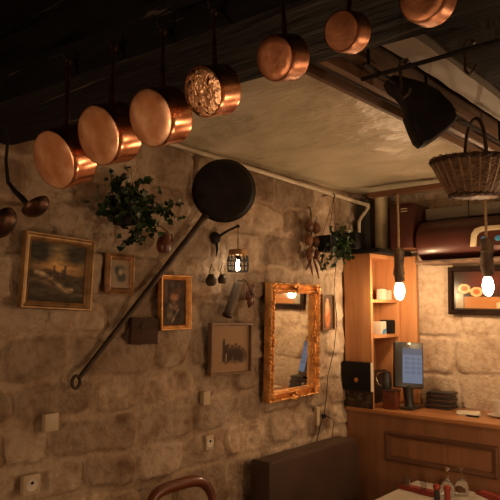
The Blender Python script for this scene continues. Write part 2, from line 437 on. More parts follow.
# ------------------------------------------------------------------ copper saucepans
def near_face(px, py, off):
    """point on the beam's camera-side face, off metres in front of it"""
    n = V((BD.y, -BD.x, 0)); n = n if n.x < 0 else -n
    p0 = V((.742, 2.02, 0)) + n*off; d = ray(px, py)
    return CAM + d*((p0-CAM).dot(n)/d.dot(n))
PANG = 'graduated copper saucepans hung along the black beam'
def saucepan(hpx, hpy, bpy_, dia, dep, yaw, pitch, label, base='copperbase', off=.05, dx=0):
    hk = near_face(hpx, hpy, .022); bt = near_face(hpx-3+dx, bpy_, off)
    n = V((-math.cos(pitch)*math.cos(yaw), -math.cos(pitch)*math.sin(yaw), -math.sin(pitch)))
    up = (V((0, 0, 1)) - n*n.z).normalized()
    r = dia/2
    c = bt - up*r*0.98                        # rim centre
    side = up.cross(n)
    Mx = Matrix((( side.x, up.x, n.x, c.x), (side.y, up.y, n.y, c.y), (side.z, up.z, n.z, c.z), (0, 0, 0, 1)))
    if Mx.to_3x3().determinant() < 0:
        side = -side; Mx = Matrix(((side.x, up.x, n.x, c.x), (side.y, up.y, n.y, c.y), (side.z, up.z, n.z, c.z), (0, 0, 0, 1)))
    t = thing('copper_saucepan', c, label, 'saucepan', PANG)
    body = MB()
    body.lathe([(r*.97, 0), (r*1.015, 0), (r*1.0, .004), (r*1.0, dep*.8), (r*.995, dep-.004), (r*.965, dep), (r*.965, dep-.002), (r*.97, dep-.006), (r*.96, .002)], Mx, 64, cap=False)
    # hollow inside floor
    body.lathe([(r*.96, dep-.01), (.0001, dep-.01)], Mx, 64, cap=False)
    body.build('pan_body', M['shadecopper'] if base == 'shadecopper' else M['copper'], t)
    MB().lathe([(.0001, dep+.0012), (r*.6, dep+.0012), (r*.9, dep+.001), (r*.955, dep-.0005), (r*.955, dep-.004)], Mx, 64, cap=False).build('pan_base', M[base], t)
    k = dia/.13
    hd = MB()
    top = hk - V((0, 0, .008)); a = bt + up*.0 + n*.004; low = a - up*.018
    hd.tube([top, top.lerp(a, .2), top.lerp(a, .6), a, low], [.0055*k, .0045*k, .006*k, .009*k, .010*k], 10)
    ring = [top + V((0, 0, .009*k)) + (V((0, 1, 0))*math.cos(2*PI*j/16)+V((0, 0, 1))*math.sin(2*PI*j/16))*.010*k for j in range(17)]
    hd.tube(ring, .0028*k, 8)
    hobj = hd.build('pan_handle', M['handle'], t)
    rv = MB()
    for q in (-.008, .008, 0):
        rv.ell(a - up*(.012 if q else .022) + side*q*k - n*.001, (.0035*k,)*3, None, 8)
    rv.build('rivets', M['copper'], hobj)
    hh = hk + V((0, 0, .006*k))
    h = MB().tube([hh+V((.034, 0, .004)), hh+V((.01, 0, .004)), hh+V((-.012, 0, 0)), hh+V((-.016, 0, .012))], .003, 8)
    tag(h.build('pan_hook', M['iron']), 'iron hook in the beam for the %s' % label.split(' with')[0].split(',')[0].replace('copper saucepan over the ceiling edge', 'saucepan over the ceiling edge').replace('copper saucepan from the left', 'saucepan'), 'hook', 'hooks on the black beam')
D = math.radians
saucepan(69, 62, 126, .136, .066, D(6), D(23), 'largest copper saucepan with plain base, leftmost on the black beam', dx=1)
saucepan(114, 48, 103, .128, .064, D(4), D(20), 'second copper saucepan from the left, with plain pale base, hung on the beam', dx=2)
saucepan(163, 32, 87, .115, .060, D(4), D(20), 'third copper saucepan from the left, partly overlapping in front of its neighbour', dx=4)
saucepan(214, 12, 65, .094, .054, D(0), D(20), 'copper saucepan with an engraved medallion on its base, fourth along the beam', 'engraved', dx=5)
saucepan(282, -22, 35, .078, .048, D(0), D(19), 'shaded copper saucepan over the ceiling edge, fifth along the beam', 'shadecopper', dx=7)
saucepan(353, -50, 13, .065, .036, D(0), D(14), 'small copper saucepan, sixth along the beam, above the iron rack', 'shadecopper')
saucepan(433, -100, -24, .075, .036, D(0), D(10), 'last copper saucepan at far right, cut off by the photo top', 'shadecopper')

# ------------------------------------------------------------------ ladles hanging top left
def ladle(p_top, p_bend, p_bowl, r, label, deg):
    t = thing('ladle', p_bowl, label, 'ladle', 'ladles hanging at the left edge')
    h = MB(); mid = p_top.lerp(p_bend, .5) + V((0, 0, 0)) - RGT*.006
    h.tube([p_top+V((-.035, 0, .032)), p_top+V((-.012, 0, .036)), p_top, mid, p_bend, p_bend.lerp(p_bowl, .25)-V((0, 0, .010)), p_bend.lerp(p_bowl, .55)-V((0, 0, .012)), p_bowl-RGT*.02], [.003, .003, .0045, .005, .006, .007, .009, .007], 8)
    h.build('ladle_handle', M['iron'], t)
    ax = (RGT*math.cos(D(deg)) + V((0, 0, 1))*math.sin(D(deg)) + FWD*.12).normalized()
    q = ax.to_track_quat('Z', 'Y').to_matrix().to_4x4(); q.translation = p_bowl
    prof = [(r*math.sin(a), -r*.75*math.cos(a)) for a in [i*PI/2/9+.001 for i in range(10)]]
    inner = [(x*.93, z*.93) for x, z in prof[::-1]]
    MB().lathe(prof+inner, q, 32, cap=False).build('ladle_bowl', M['handle'], t)
def dp(px, py, d): return CAM + ray(px, py)*d
ladle(dp(8, 138, 1.83), dp(8, 182, 1.82), dp(35, 205, 1.80), .043, 'copper ladle with black curved handle, bowl tipped to the right', 126)
ladle(dp(-9, 146, 1.86), dp(-12, 200, 1.84), dp(-1, 222, 1.82), .056, 'brown iron ladle at the left photo edge, below the copper one', 140)

# ------------------------------------------------------------------ long-handled iron pan on the wall
YF = 1.965
c = atY(224, 190, 1.865); e = atY(76, 382, YF-.005)
t = thing('long_handled_pan', c, 'huge round black iron pan with a very long handle slanting down the stone wall', 'pan')
pn = V((math.cos(D(-136)), math.sin(D(-136)), -.08)).normalized()
R0 = pn.to_track_quat('Z', 'Y').to_matrix().to_4x4(); R0.translation = c
rr = .140
MB().lathe([(.0001, .012), (rr*.5, .011), (rr*.84, .008), (rr*.90, .004), (rr*1.0, -.028), (rr*1.03, -.031), (rr*1.01, -.034), (rr*.88, .000), (rr*.8, .004), (.0001, .006)], R0, 72, cap=False).build('pan_body', M['iron'], t)
s0 = R0 @ V((0, 0, -.02)); dd = (e-s0); dd = (dd - pn*dd.dot(pn)).normalized()
s1 = s0 + dd*rr*.97; s2 = s1 + (e-s1)*.10
MB().tube([s1, s2, s1.lerp(e, .5), e+(s1-e).normalized()*.016], [.017, .014, .0115, .009], 12).build('pan_handle', M['ironbrown'], t)
MB().tube([e + V((math.cos(a)*.016, 0, math.sin(a)*.022)) for a in [2*PI*k/20 for k in range(21)]], .0065, 8).build('hanging_eye', M['ironbrown'], t)

# ------------------------------------------------------------------ picture frames
def wallM(c, roll=0, lean=0):
    """local x = along wall (to the right in the photo), local y = up, z = out of wall (towards room)"""
    Mb = Matrix(((1, 0, 0, c.x), (0, 0, -1, c.y), (0, 1, 0, c.z), (0, 0, 0, 1)))
    return Mb @ Matrix.Rotation(roll, 4, 'Z') @ Matrix.Rotation(lean, 4, 'X')
def frame_ring(w, h, fw, prof, Mx, flourish=None, n=40):
    """mitred moulding; prof: (inward 0..1, height) points"""
    mb = MB(); rings = []
    def corner(sx, sy, ins): return V((sx*(w/2-ins), sy*(h/2-ins), 0))
    cs = [(-1, -1), (1, -1), (1, 1), (-1, 1)]
    loops = []
    for (a, z) in prof:
        lp = []
        for i in range(4):
            p0 = corner(*cs[i], a*fw); p1 = corner(*cs[(i+1) % 4], a*fw)
            for k in range(n):
                q = p0.lerp(p1, k/n)
                dz = flourish(q.x/w*2, q.y/h*2, a) if flourish else 0
                lp.append(mb.b.verts.new(Mx @ V((q.x, q.y, z+dz))))
        loops.append(lp)
    T = len(loops[0])
    for i in range(len(loops)-1):
        for k in range(T): mb._face([loops[i][k], loops[i][(k+1) % T], loops[i+1][(k+1) % T], loops[i+1][k]])
    return mb
def art_plane(name, w, h, z, fn, Mx, mat, parent, nx=90):
    ny = max(8, int(nx*h/w)); us = np.linspace(0, 1, nx); vs = np.linspace(0, 1, ny)
    U, Vv = np.meshgrid(us, vs); C = fn(U, Vv)
    b = bmesh.new(); lay = b.verts.layers.float_color.new('paint')
    G = []
    for j in range(ny):
        row = []
        for i in range(nx):
            v = b.verts.new(Mx @ V(((us[i]-.5)*w, (vs[j]-.5)*h, z))); v[lay] = (*[float(np.clip(C[k][j, i], 0, 1)) for k in range(3)], 1); row.append(v)
        G.append(row)
    for j in range(ny-1):
        for i in range(nx-1): b.faces.new((G[j][i], G[j][i+1], G[j+1][i+1], G[j+1][i]))
    mb = MB(); mb.b.free(); mb.b = b
    return mb.build(name, mat, parent, weld=False)
def blob(U, Vv, cx, cy, rx, ry, soft=.25):
    d = np.sqrt(((U-cx)/rx)**2+((Vv-cy)/ry)**2); return np.clip((1+soft-d)/(2*soft), 0, 1)
def lay(C, m, col): return [C[k]*(1-m)+col[k]*m for k in range(3)]
def const(U, col): return [np.full_like(U, c_) for c_ in col]

def picture(name, box, label, cat, fmat, fw, depth, fn, prof, roll=0, artmat='art', y=1.968, lean=0, mat_extra=None, flourish=None, group=None):
    """box = left, top, right, bottom in the photograph of the frame's outside"""
    l, t_, r, b_ = box
    cpx, cpy = (l+r)/2, (t_+b_)/2
    c = atY(cpx, cpy, y)
    w_ = atY(r, cpy, y-depth).x - atY(l, cpy, y-depth).x
    h_ = atY(cpx, t_, y-depth).z - atY(cpx, b_, y-depth).z
    t = thing(name, c, label, cat, group)
    Mx = wallM(c, roll, lean)
    pr = [(0, 0)] + [(a, z*depth) for a, z in prof] + [(1, depth*.25)]
    frame_ring(w_, h_, fw, pr, Mx, flourish).build('frame', M[fmat], t)
    iw, ih = w_-2*fw, h_-2*fw
    MB().box((0, 0, 0), (w_-.004, h_-.004, depth*.2)).xf(Mx @ Matrix.Translation((0, 0, depth*.1))).build('backing_board', M['darkwood'], t, smooth=False)
    if fn: art_plane('painting' if artmat == 'art' else 'print', iw+.002, ih+.002, depth*.28, fn, Mx, M[artmat], t)
    return t, Mx, w_, h_
PROF = [(0, .8), (.08, 1), (.25, 1.0), (.4, .75), (.6, .7), (.75, .55), (.85, .62), (.95, .5)]
FLAT = [(0, .9), (.1, 1), (.8, 1), (.92, .85)]

def landscape(U, Vv):
    n = fbm(U*6, Vv*6, 21, 5); n2 = fbm(U*9, Vv*22, 25, 4)
    C = const(U, (.035, .026, .016))
    sky = np.clip((Vv-.45)/.2, 0, 1)
    C = lay(C, sky*.9, (.07, .055, .03))
    C = lay(C, blob(U, Vv, .55, .60, .42, .15, .7)*.9*(.7+1.0*n), (.34, .19, .07))
    C = lay(C, blob(U, Vv, .5, .80, .22, .13, .8)*.7, (.16, .12, .06))
    C = lay(C, blob(U, Vv, .16, .82, .22, .2, .4), (.018, .017, .012))
    C = lay(C, blob(U, Vv, .84, .84, .22, .18, .4), (.022, .020, .014))
    C = lay(C, (np.abs(Vv-.44-.05*np.sin(U*5)) < .05)*.8, (.03, .022, .014))
    for x, w_, h in ((.44, .018, .62), (.63, .022, .63), (.60, .035, .55), (.5, .05, .5), (.35, .05, .5)):
        C = lay(C, ((np.abs(U-x) < w_) & (Vv < h) & (Vv > .38))*.85, (.025, .018, .013))
    river = np.exp(-((Vv-(.40-.28*(U-.25)+.06*np.sin(U*7)))/.035)**2)*(U > .1)*(U < .8)
    C = lay(C, river*.65*(.7+n2), (.30, .22, .13))
    C = lay(C, np.exp(-((Vv-(.24+.10*np.sin(U*4+1)))/.03)**2)*.4*(.6+n2*2), (.22, .15, .09))
    C = lay(C, np.clip(.12-Vv, 0, .1)*8, (.014, .011, .009))
    return [c_*2.3*(1+1.4*n2) for c_ in C]
t, Mx, fw_, fh_ = picture('landscape_painting', (21, 235, 92, 310), 'landscape oil painting in a dull gilt square frame, leftmost on the stone wall', 'painting', 'golddull', .030, .026, landscape, PROF, roll=D(-2.6))
def cameo(U, Vv):
    n = fbm(U*8, Vv*8, 31, 4)
    C = const(U, (.30, .225, .14)); 
    C = lay(C, blob(U, Vv, .5, .70, .30, .12, .3)*(.6+.8*n), (.05, .05, .04))
    C = lay(C, blob(U, Vv, .32, .62, .10, .16, .3), (.05, .05, .04))
    C = lay(C, blob(U, Vv, .58, .38, .26, .18, .3), (.06, .055, .045))
    C = lay(C, blob(U, Vv, .54, .56, .10, .10, .4), (.40, .33, .24))
    return C
picture('cameo_picture', (104.5, 253.5, 133.5, 294.5), 'tiny portrait with pale mount in a reddish gilt frame, right of the landscape', 'picture', 'rust_frame', .026, .020, cameo, [(0, .45), (.1, .5), (.25, .7), (.5, 1), (.75, .85), (.9, .5)], roll=D(-1), artmat='artglass')
def portrait(U, Vv):
    n = fbm(U*7, Vv*9, 37, 4)
    C = const(U, (.055, .032, .02))
    C = lay(C, blob(U, Vv, .5, .22, .62, .34, .3), (.035, .022, .015))
    C = lay(C, blob(U, Vv, .5, .64, .19, .11, .3), (.24, .11, .055))
    C = lay(C, blob(U, Vv, .5, .75, .24, .07, .4), (.09, .04, .02))
    C = lay(C, blob(U, Vv, .48, .42, .17, .08, .4), (.26, .15, .085))
    C = lay(C, blob(U, Vv, .3, .28, .12, .15, .4)*.7, (.14, .10, .06))
    C = lay(C, np.exp(-((Vv-(.02+1.0*(U-.35)))/.04)**2)*(U > .4)*(Vv < .36)*.8, (.24, .17, .10))
    return [c_*1.3*(1+2.2*n) for c_ in C]
picture('portrait_painting', (158, 275, 188.5, 330), 'dark portrait painting in a narrow bright gold frame beside the slanting handle', 'painting', 'gold', .021, .024, portrait, PROF, roll=D(.5))
def sketch(U, Vv):
    n = fbm(U*14, Vv*14, 43, 4)
    C = const(U, (.30, .19, .115)); ink = (.045, .03, .022)
    m = ((np.abs(U-.33) < .035) & (Vv > .22) & (Vv < .66)) | ((np.abs(U-.36-.09*(.7-Vv)) < .055) & (Vv > .20) & (Vv < .58))
    C = lay(C, m*.9, ink); C = lay(C, blob(U, Vv, .335, .68, .026, .025, .3), ink)
    for x, h, w_ in ((.43, .55, .045), (.54, .50, .055), (.64, .53, .05), (.74, .50, .055), (.83, .42, .045)):
        C = lay(C, blob(U+.10*n, Vv+.10*n, x, (h+.24)/2, w_*2.6, (h-.18)/2, .35)*np.clip(.85+1.4*n, 0, 1), ink); C = lay(C, blob(U, Vv, x+.01, h+.045+.02*math.sin(x*40), .028, .026, .3)*.85, ink)
    C = lay(C, ((np.abs(U-.40) < .012) & (Vv > .22) & (Vv < .40))*.8, (.4, .3, .2))
    C = lay(C, blob(U, Vv, .6, .21, .34, .025, .5)*.5, (.13, .08, .05))
    return C
picture('figure_sketch', (208.5, 322.5, 250, 374.5), 'beige picture of dark standing figures in a thin brown frame under the wall lamp', 'picture', 'brownframe', .011, .022, sketch, FLAT, roll=D(-1.2), artmat='artglass')
def saint(U, Vv):
    n = fbm(U*7, Vv*7, 47, 4)
    C = const(U, (.10, .06, .035))
    C = lay(C, blob(U, Vv, .52, .40, .24, .40, .3), (.50, .17, .06))
    C = lay(C, blob(U, Vv, .48, .62, .15, .22, .3), (.62, .34, .17))
    C = lay(C, blob(U, Vv, .5, .84, .11, .07, .3), (.5, .28, .16))
    return [c_*(1+.8*n) for c_ in C]
picture('figure_painting', (320.5, 294, 333, 330), 'very small painting of an orange robed figure just right of the gilt mirror', 'painting', 'brownframe', .007, .016, saint, FLAT)

# wooden plaque
c = atY(142, 331, 1.972)
pts = [(-.055, -.046), (-.02, -.049), (.02, -.045), (.055, -.048), (.053, -.02), (.057, .01), (.053, .046), (.03, .050), (.0, .047), (-.04, .050), (-.055, .047), (-.052, .01)]
t = thing('carved_wooden_plaque', c, 'small dark brown rough wooden plaque tucked under the gold portrait frame', 'plaque')
MB().prism([(x*1.28, y*1.12) for x, y in pts], wallM(c, D(-2)), .02, .003).build('board', M['darkwood'], t)
MB().tube([wallM(c) @ V((-.010+.008*math.cos(a), .022+.012*math.sin(a), .023)) for a in [PI*.2+k*.35 for k in range(12)]], .0028, 6).build('carved_hook_mark', M['oldwood'], t)

# ------------------------------------------------------------------ mirror
def fl(x, y, a):
    k = math.sin(a*PI)
    s = .006*k*(math.sin(x*23)+math.sin(y*29+1))*.5
    s += .010*k*math.exp(-(x/.14)**2) * (1 if abs(y) > .85 else 0)
    s += .007*k*(math.exp(-((abs(x)-.92)/.09)**2-((abs(y)-.92)/.09)**2))
    if .66 < a < .8 or .05 < a < .2: s += .0022*math.sin(x*75)*math.sin(y*95+1.2) + .0016*math.sin((x*60+y*80))
    return s
def mirror():
    l, t_, r, b_ = 263.5, 282, 317.5, 398.5
    y = 1.974; dep = .042
    c = atY((l+r)/2, (t_+b_)/2, y)
    w_ = atY(r, 340, y-dep).x-atY(l, 340, y-dep).x; h_ = atY(292, t_, y-dep).z-atY(292, b_, y-dep).z
    t = thing('wall_mirror', c, 'tall mirror in an ornate orange gilt frame on the stone wall', 'mirror')
    Mx = wallM(c, 0, D(1.5)) @ Matrix.Rotation(D(2.6), 4, 'Y')
    fw = .052
    pr = [(0, 0), (0, dep*.7), (.06, dep*.95), (.14, dep*1.0), (.22, dep*.9), (.28, dep*.6), (.34, dep*.42), (.5, dep*.45), (.62, dep*.62), (.70, dep*.80), (.78, dep*.80), (.84, dep*.45), (.90, dep*.42), (.95, dep*.5), (1, dep*.16)]
    frame_ring(w_, h_, fw, pr, Mx, fl, 150).build('frame', M['gold'], t)
    fr = [c_ for c_ in t.children if c_.name.startswith('frame')][0]
    def scroll(x, y_, s, rot):
        orn = MB()
        for k in range(-2, 3):
            a = rot + k*.55
            orn.ell(Mx @ V((x+math.cos(a)*.016*s, y_+math.sin(a)*.016*s, dep*.92)), (.009*s, .006, .005*s), wallM(V((0, 0, 0))).to_3x3() @ Matrix.Rotation(a, 3, 'Z') @ Matrix.Rotation(D(90), 3, 'X'), 10)
        orn.ell(Mx @ V((x, y_, dep*.95)), (.007*s,)*3, None, 10)
        orn.build('scroll_ornament', M['gold'], fr)
    for sx in (-1, 1):
        for sy in (-1, 1):
            scroll(sx*(w_/2-.025), sy*(h_/2-.025), 1.0, math.atan2(sy, sx)+PI)
    scroll(0, h_/2-.028, 1.5, PI/2); scroll(0, -h_/2+.028, 1.6, -PI/2)
    for s_ in (-1, 1): scroll(s_*(w_/2-.022), 0, .9, 0 if s_ < 0 else PI)
    g = MB().box((0, 0, 0), (w_-2*fw+.01, h_-2*fw+.01, .003)).xf(Mx @ Matrix.Translation((0, 0, dep*.16)))
    g.build('mirror_glass', M['mirror'], t, smooth=False)
    MB().box((0, 0, 0), (w_-.01, h_-.01, .004)).xf(Mx @ Matrix.Translation((0, 0, .002))).build('backing_board', M['darkwood'], t, smooth=False)
mirror()

# ------------------------------------------------------------------ wall lamp
def wall_lamp():
    ys = 1.90
    ros = atY(215, 238, 1.975); tip = atY(238, 226, ys); cap = atY(236, 252, ys)
    t = thing('wall_lamp', ros, 'black bracket wall lamp with a round wire cage shade and a lit bulb', 'lamp')
    R = Matrix.Translation(ros) @ Matrix.Rotation(D(90), 4, 'X')
    MB().lathe([(.0001, .026), (.012, .024), (.024, .014), (.029, .004), (.029, 0), (.0001, -.002)], R, 28, cap=False).tube([ros+V((0, -.01, -.02)), ros+V((0.002, -.012, -.06)), ros+V((0.004, -.004, -.085))], [.008, .005, .002], 8).build('wall_plate', M['iron'], t)
    MB().tube([ros+V((0, -.02, .004)), ros.lerp(tip, .5)+V((0, -.01, .006)), tip], [.007, .006, .006], 10).tube([tip+V((0, 0, .006)), tip-V((0, 0, .008))], .008, 10).build('bracket_arm', M['iron'], t)
    MB().tube([tip, V((tip.x, tip.y, cap.z+.012))], .0022, 8).build('cord', M['black'], t)
    C0 = V((tip.x, tip.y, cap.z)); r = .044
    MB().lathe([(.0001, .012), (r*.9, .012), (r, .009), (r, -.014), (r*.92, -.016), (.0001, -.016)], Matrix.Translation(C0), 36, cap=False).build('shade_cap', M['rust_frame'], t)
    cg = MB()
    rb = [(r*.98, -.016), (r*1.10, -.040), (r*1.12, -.064), (r*1.04, -.090)]
    for k in range(14):
        a = 2*PI*k/14
        cg.tube([C0+V((q*math.cos(a+.12*(i % 2)), q*math.sin(a+.12*(i % 2)), z)) for i, (q, z) in enumerate(rb)], .0022, 6)
        cg.tube([C0+V((q*math.cos(a-.12*(i % 2)), q*math.sin(a-.12*(i % 2)), z)) for i, (q, z) in enumerate(rb)], .0017, 6)
    for q, z in rb[1:]:
        cg.tube([C0+V((q*math.cos(2*PI*k/28), q*math.sin(2*PI*k/28), z)) for k in range(29)], .0022, 6)
    cg.build('cage_shade', M['iron'], t)
    MB().tube([C0-V((0, 0, .014)), C0-V((0, 0, .034))], .009, 12).build('socket', M['iron'], t)
    sk = [c_ for c_ in t.children if c_.name.startswith('socket')][0]
    MB().lathe([(.0001, -.088), (.007, -.084), (.0095, -.072), (.009, -.055), (.007, -.042), (.006, -.034), (.0001, -.033)], Matrix.Translation(C0), 12, cap=False).build('bulb', M['bulb2'], sk)
wall_lamp()

# small pots hanging left of the lamp
ng = 'small dark pots hanging left of the wall lamp'
def small_pot(px, py, s, lab):
    c = atY(px, py, 1.935); t = thing('small_hanging_pot', c, lab, 'pot')
    MB().lathe([(.0001, -.020*s), (.012*s, -.019*s), (.018*s, -.010*s), (.019*s, .002*s), (.013*s, .012*s), (.010*s, .016*s), (.012*s, .019*s), (.009*s, .019*s), (.008*s, .010*s), (.0001, .008*s)], Matrix.Translation(c), 24, cap=False).build('pot_body', M['ironbrown'], t)
    top = atY(px+1, py-16, 1.975)
    MB().tube([c+V((0, 0, .018*s)), c+V((0, .012, .036)), top], .0018, 6).build('hanging_string', M['black'], t)
small_pot(211, 280, 1.35, 'round dark little pot hung on the wall, left one below the lamp plate')
small_pot(222, 279, 1.1, 'narrower dark little pot hanging right beside the round one')
# old wooden grater/pin
a = atY(238, 283, 1.945); b = atY(227, 317, 1.95)
t = thing('wooden_pepper_tube', b, 'greyish brown wooden tube hanging slanted under the wall lamp', 'utensil')
MB().tube([a, a.lerp(b, .03), a.lerp(b, .5), a.lerp(b, .9), a.lerp(b, .91)], [.014, .019, .021, .021, .0225], 20).build('tube_body', M['oldwood'], t)
MB().tube([a.lerp(b, .92), a.lerp(b, .99), b], [.0235, .0235, .018], 20).build('dark_end_cap', M['ironbrown'], t)
MB().tube([a, a+V((.012, .01, .012)), atY(243, 281, 1.968)], .0025, 8).build('hook', M['iron'], t)
# bunch of dried peppers
c0 = atY(247, 283, 1.95)
t = thing('dried_pepper_bunch', c0, 'bunch of shiny dried reddish brown peppers hanging beside the wooden tube', 'dried peppers')
MB().tube([atY(243, 279, 1.972), c0+V((0, 0, .004)), c0+V((.008, 0, -.012))], .0025, 8).build('string', M['black'], t)
random.seed(3)
for k in range(9):
    p = c0 + V((.010+random.uniform(-.020, .022), random.uniform(-.02, .004), -.030-random.uniform(0, .062)))
    q = MB().ell(p, (.0115, .0115, .028), Matrix.Rotation(random.uniform(-.4, .4), 3, 'Y'), 12).tube([p+V((0, 0, .018)), c0+V((.008, 0, -.006))], .0014, 5)
    q.build('pepper', M['chili'], t)

# string of dried gourds left of the planter
c0 = atY(311, 212, 1.96)
t = thing('dried_gourd_string', c0, 'hanging braid of dried orange brown bulbs left of the black planter', 'dried gourds')
MB().tube([c0+V((0, .01, .03)), c0, atY(311, 240, 1.945), atY(314, 262, 1.945)], .004, 8).build('braid', M['stem'], t)
for k, (px, py, r) in enumerate(((309, 226, .024), (316, 228, .022), (309, 240, .022), (316, 242, .022), (310, 253, .022), (317, 255, .020))):
    p = atY(px, py, 1.935-.006*(k % 2))
    r *= 1.25; MB().ell(p, (r*.9, r*.9, r*1.15), None, 16).tube([p+V((0, 0, r)), p+V((0, .004, r*1.5))], [.004, .002], 6).build('gourd', M['orange'], t)
for (a_, b_) in (((308, 258), (313, 276)), ((314, 260), (319, 279)), ((311, 259), (306, 270)), ((317, 258), (323, 272))):
    p, q = atY(*a_, 1.94), atY(*b_, 1.93)
    MB().tube([p, p.lerp(q, .5)+V((.006, 0, 0)), q], [.006, .008, .002], 8).build('dried_tail', M['chili'], t)

# ------------------------------------------------------------------ plants
def leaf(mb, p, d, n, s):
    d = d.normalized(); n = (n - d*n.dot(d)).normalized(); s_ = d.cross(n)
    o = [(0, 0, 0), (.32, .15, .02), (.62, .45, .03), (.30, .75, .04), (0, 1.15, 0), (-.30, .75, .04), (-.62, .45, .03), (-.32, .15, .02)]
    vs = [mb.b.verts.new(p + s_*x*s + d*y*s + n*z*s*2) for x, y, z in o]
    mid = mb.b.verts.new(p + d*.55*s - n*.08*s)
    for i in range(8): mb._face([vs[i], vs[(i+1) % 8], mid])
def rv(s=1): return V((random.uniform(-s, s), random.uniform(-s, s), random.uniform(-s, s)))
def plant(t, vines, pot_c, mass, seed, ls, extra=60, m1='leaf', m2='leaf2'):
    random.seed(seed); st = MB(); lf = MB(); l2 = MB()
    for v in vines:
        pts = [V(p) for p in v]; dense = []
        for i in range(len(pts)-1):
            for k in range(5): dense.append(pts[i].lerp(pts[i+1], k/5) + rv(.004))
        dense.append(pts[-1]); st.tube(dense, .0016, 5)
        for q in dense:
            for k in range(2):
                leaf(lf if random.random() < .6 else l2, q, rv()+V((0, -.5, -.25)), V((0, -1, .3))+rv(.7), ls*random.uniform(.6, 1.15))
    for k in range(extra):
        q = pot_c + V((random.gauss(0, mass[0]), random.gauss(0, mass[1]), random.gauss(0, mass[2])))
        if q.y > 1.965: q.y = 1.965
        leaf(lf if random.random() < .7 else l2, q, rv()+V((0, -.3, -.2)), V((0, -1, .5))+rv(.8), ls*random.uniform(.7, 1.2))
    st.build('stems', M['stem'], t); f = lf.build('leaves', M[m1], t, weld=False); f2 = l2.build('lighter_leaves', M[m2], t, weld=False)
YP = 1.90
pc = atY(124, 208, YP)
t = thing('ivy_in_wall_pot', pc-V((0, 0, .06)), 'trailing ivy in a black pot on the wall above the small cameo picture', 'potted plant')
MB().lathe([(.0001, -.055), (.040, -.055), (.055, .035), (.058, .05), (.052, .05), (.045, .03), (.0001, .03)], Matrix.Translation(pc-V((0, 0, .01))), 28, cap=False).build('pot', M['black'], t)
nail = atY(126, 168, 1.975)
MB().tube([nail+V((0, .01, 0)), nail+V((0, -.03, .0))], .003, 6).tube([pc+V((-.05, 0, .04)), nail+V((0, -.028, 0)), pc+V((.05, 0, .04))], .0014, 6).build('hanging_wire', M['iron'], t)
A = lambda x, y, yy=YP: atY(x, y, yy)
plant(t, [[pc+V((0, 0, .04)), A(112, 190), A(110, 172)], [pc+V((0, 0, .04)), A(118, 185), A(121, 176, 1.86)],
          [pc+V((0, 0, .04)), A(140, 182), A(150, 178)], [pc+V((0, 0, .04)), A(140, 195, 1.86), A(160, 205, 1.87), A(180, 203, 1.87)],
          [pc+V((0, 0, .04)), A(145, 205, 1.86), A(165, 212, 1.87), A(182, 218, 1.87)], [pc+V((0, 0, .03)), A(138, 220, 1.85), A(135, 238, 1.86), A(120, 246, 1.88)],
          [pc+V((0, 0, .03)), A(142, 225, 1.85), A(140, 243, 1.86)], [pc, A(105, 200), A(100, 215)], [A(162, 208, 1.87), A(168, 222, 1.87)],
          [pc, A(150, 215, 1.85), A(152, 236, 1.86)], [A(134, 232, 1.86), A(126, 244, 1.88)]],
      pc+V((.022, -.02, .0)), (.060, .030, .040), 5, .024, 330)
# jug hanging by the slanting handle
c = atY(164, 243, 1.915)
t = thing('hanging_jug', c, 'small dark brown jug hung under the ivy next to the slanting pan handle', 'jug')
k = 1.0
MB().lathe([(.0001, -.040), (.022, -.040), (.030, -.022), (.031, 0), (.022, .022), (.018, .034), (.022, .042), (.018, .042), (.014, .030), (.0001, .0)], Matrix.Translation(c), 28, cap=False).build('jug_body', M['chili'], t)
MB().tube([c+V((.018, 0, .036)), c+V((.042, 0, .038)), c+V((.046, 0, .012)), c+V((.030, 0, -.012))], .004, 8).build('jug_handle', M['chili'], t)
MB().tube([c+V((.030, 0, .039)), c+V((.02, .045, .075)), c+V((.02, .075, .078))], .002, 6).build('hook', M['iron'], t)

# black hanging planter near the pipe
pc = atY(328, 244, 1.88)
t = thing('hanging_planter', pc-V((0, 0, .05)), 'square black planter with bushy plant hung by wires near the ceiling pipe', 'potted plant')
MB().lathe([(.0001, -.044), (.056, -.044), (.066, .044), (.060, .044), (.055, .03), (.0001, .03)], Matrix.Translation(pc) @ Matrix.Rotation(PI/4, 4, 'Z'), 4, cap=False).build('planter_box', M['black'], t, smooth=False)
hk = atY(322, 196, 1.975)
hk2 = V((hk.x, 1.90, hk.z-.005))
MB().tube([hk, hk2+V((0, 0, .01)), hk2+V((0, -.012, 0)), hk2+V((0, -.01, -.015)), hk2+V((0, .0, -.018))], .0035, 8).build('wall_hook', M['iron'], t)
hw = MB()
for sx, sy in ((-.035, -.03), (.035, -.03), (.0, .04)): hw.tube([pc+V((sx, sy, .04)), hk2+V((0, -.005, -.016))], .0013, 6)
hw.build('hanging_wires', M['iron'], t)
A = lambda x, y, yy=1.86: atY(x, y, yy)
plant(t, [[pc+V((0, 0, .03)), A(338, 236), A(342, 226)], [pc+V((0, 0, .03)), A(332, 232), A(330, 226)], [pc+V((0, 0, .03)), A(343, 240), A(349, 250)],
          [pc+V((.03, 0, .03)), A(342, 246, 1.82), A(345, 256, 1.82), A(352, 258, 1.82)], [pc+V((.02, -.02, .03)), A(334, 252, 1.81), A(328, 262, 1.82), A(322, 268, 1.84)],
          [pc+V((.02, -.02, .03)), A(338, 254, 1.81), A(333, 266, 1.82)], [pc+V((0, 0, .02)), A(323, 254, 1.82), A(321, 262, 1.84)]],
      atY(340, 243, 1.85), (.032, .025, .038), 9, .021, 230)

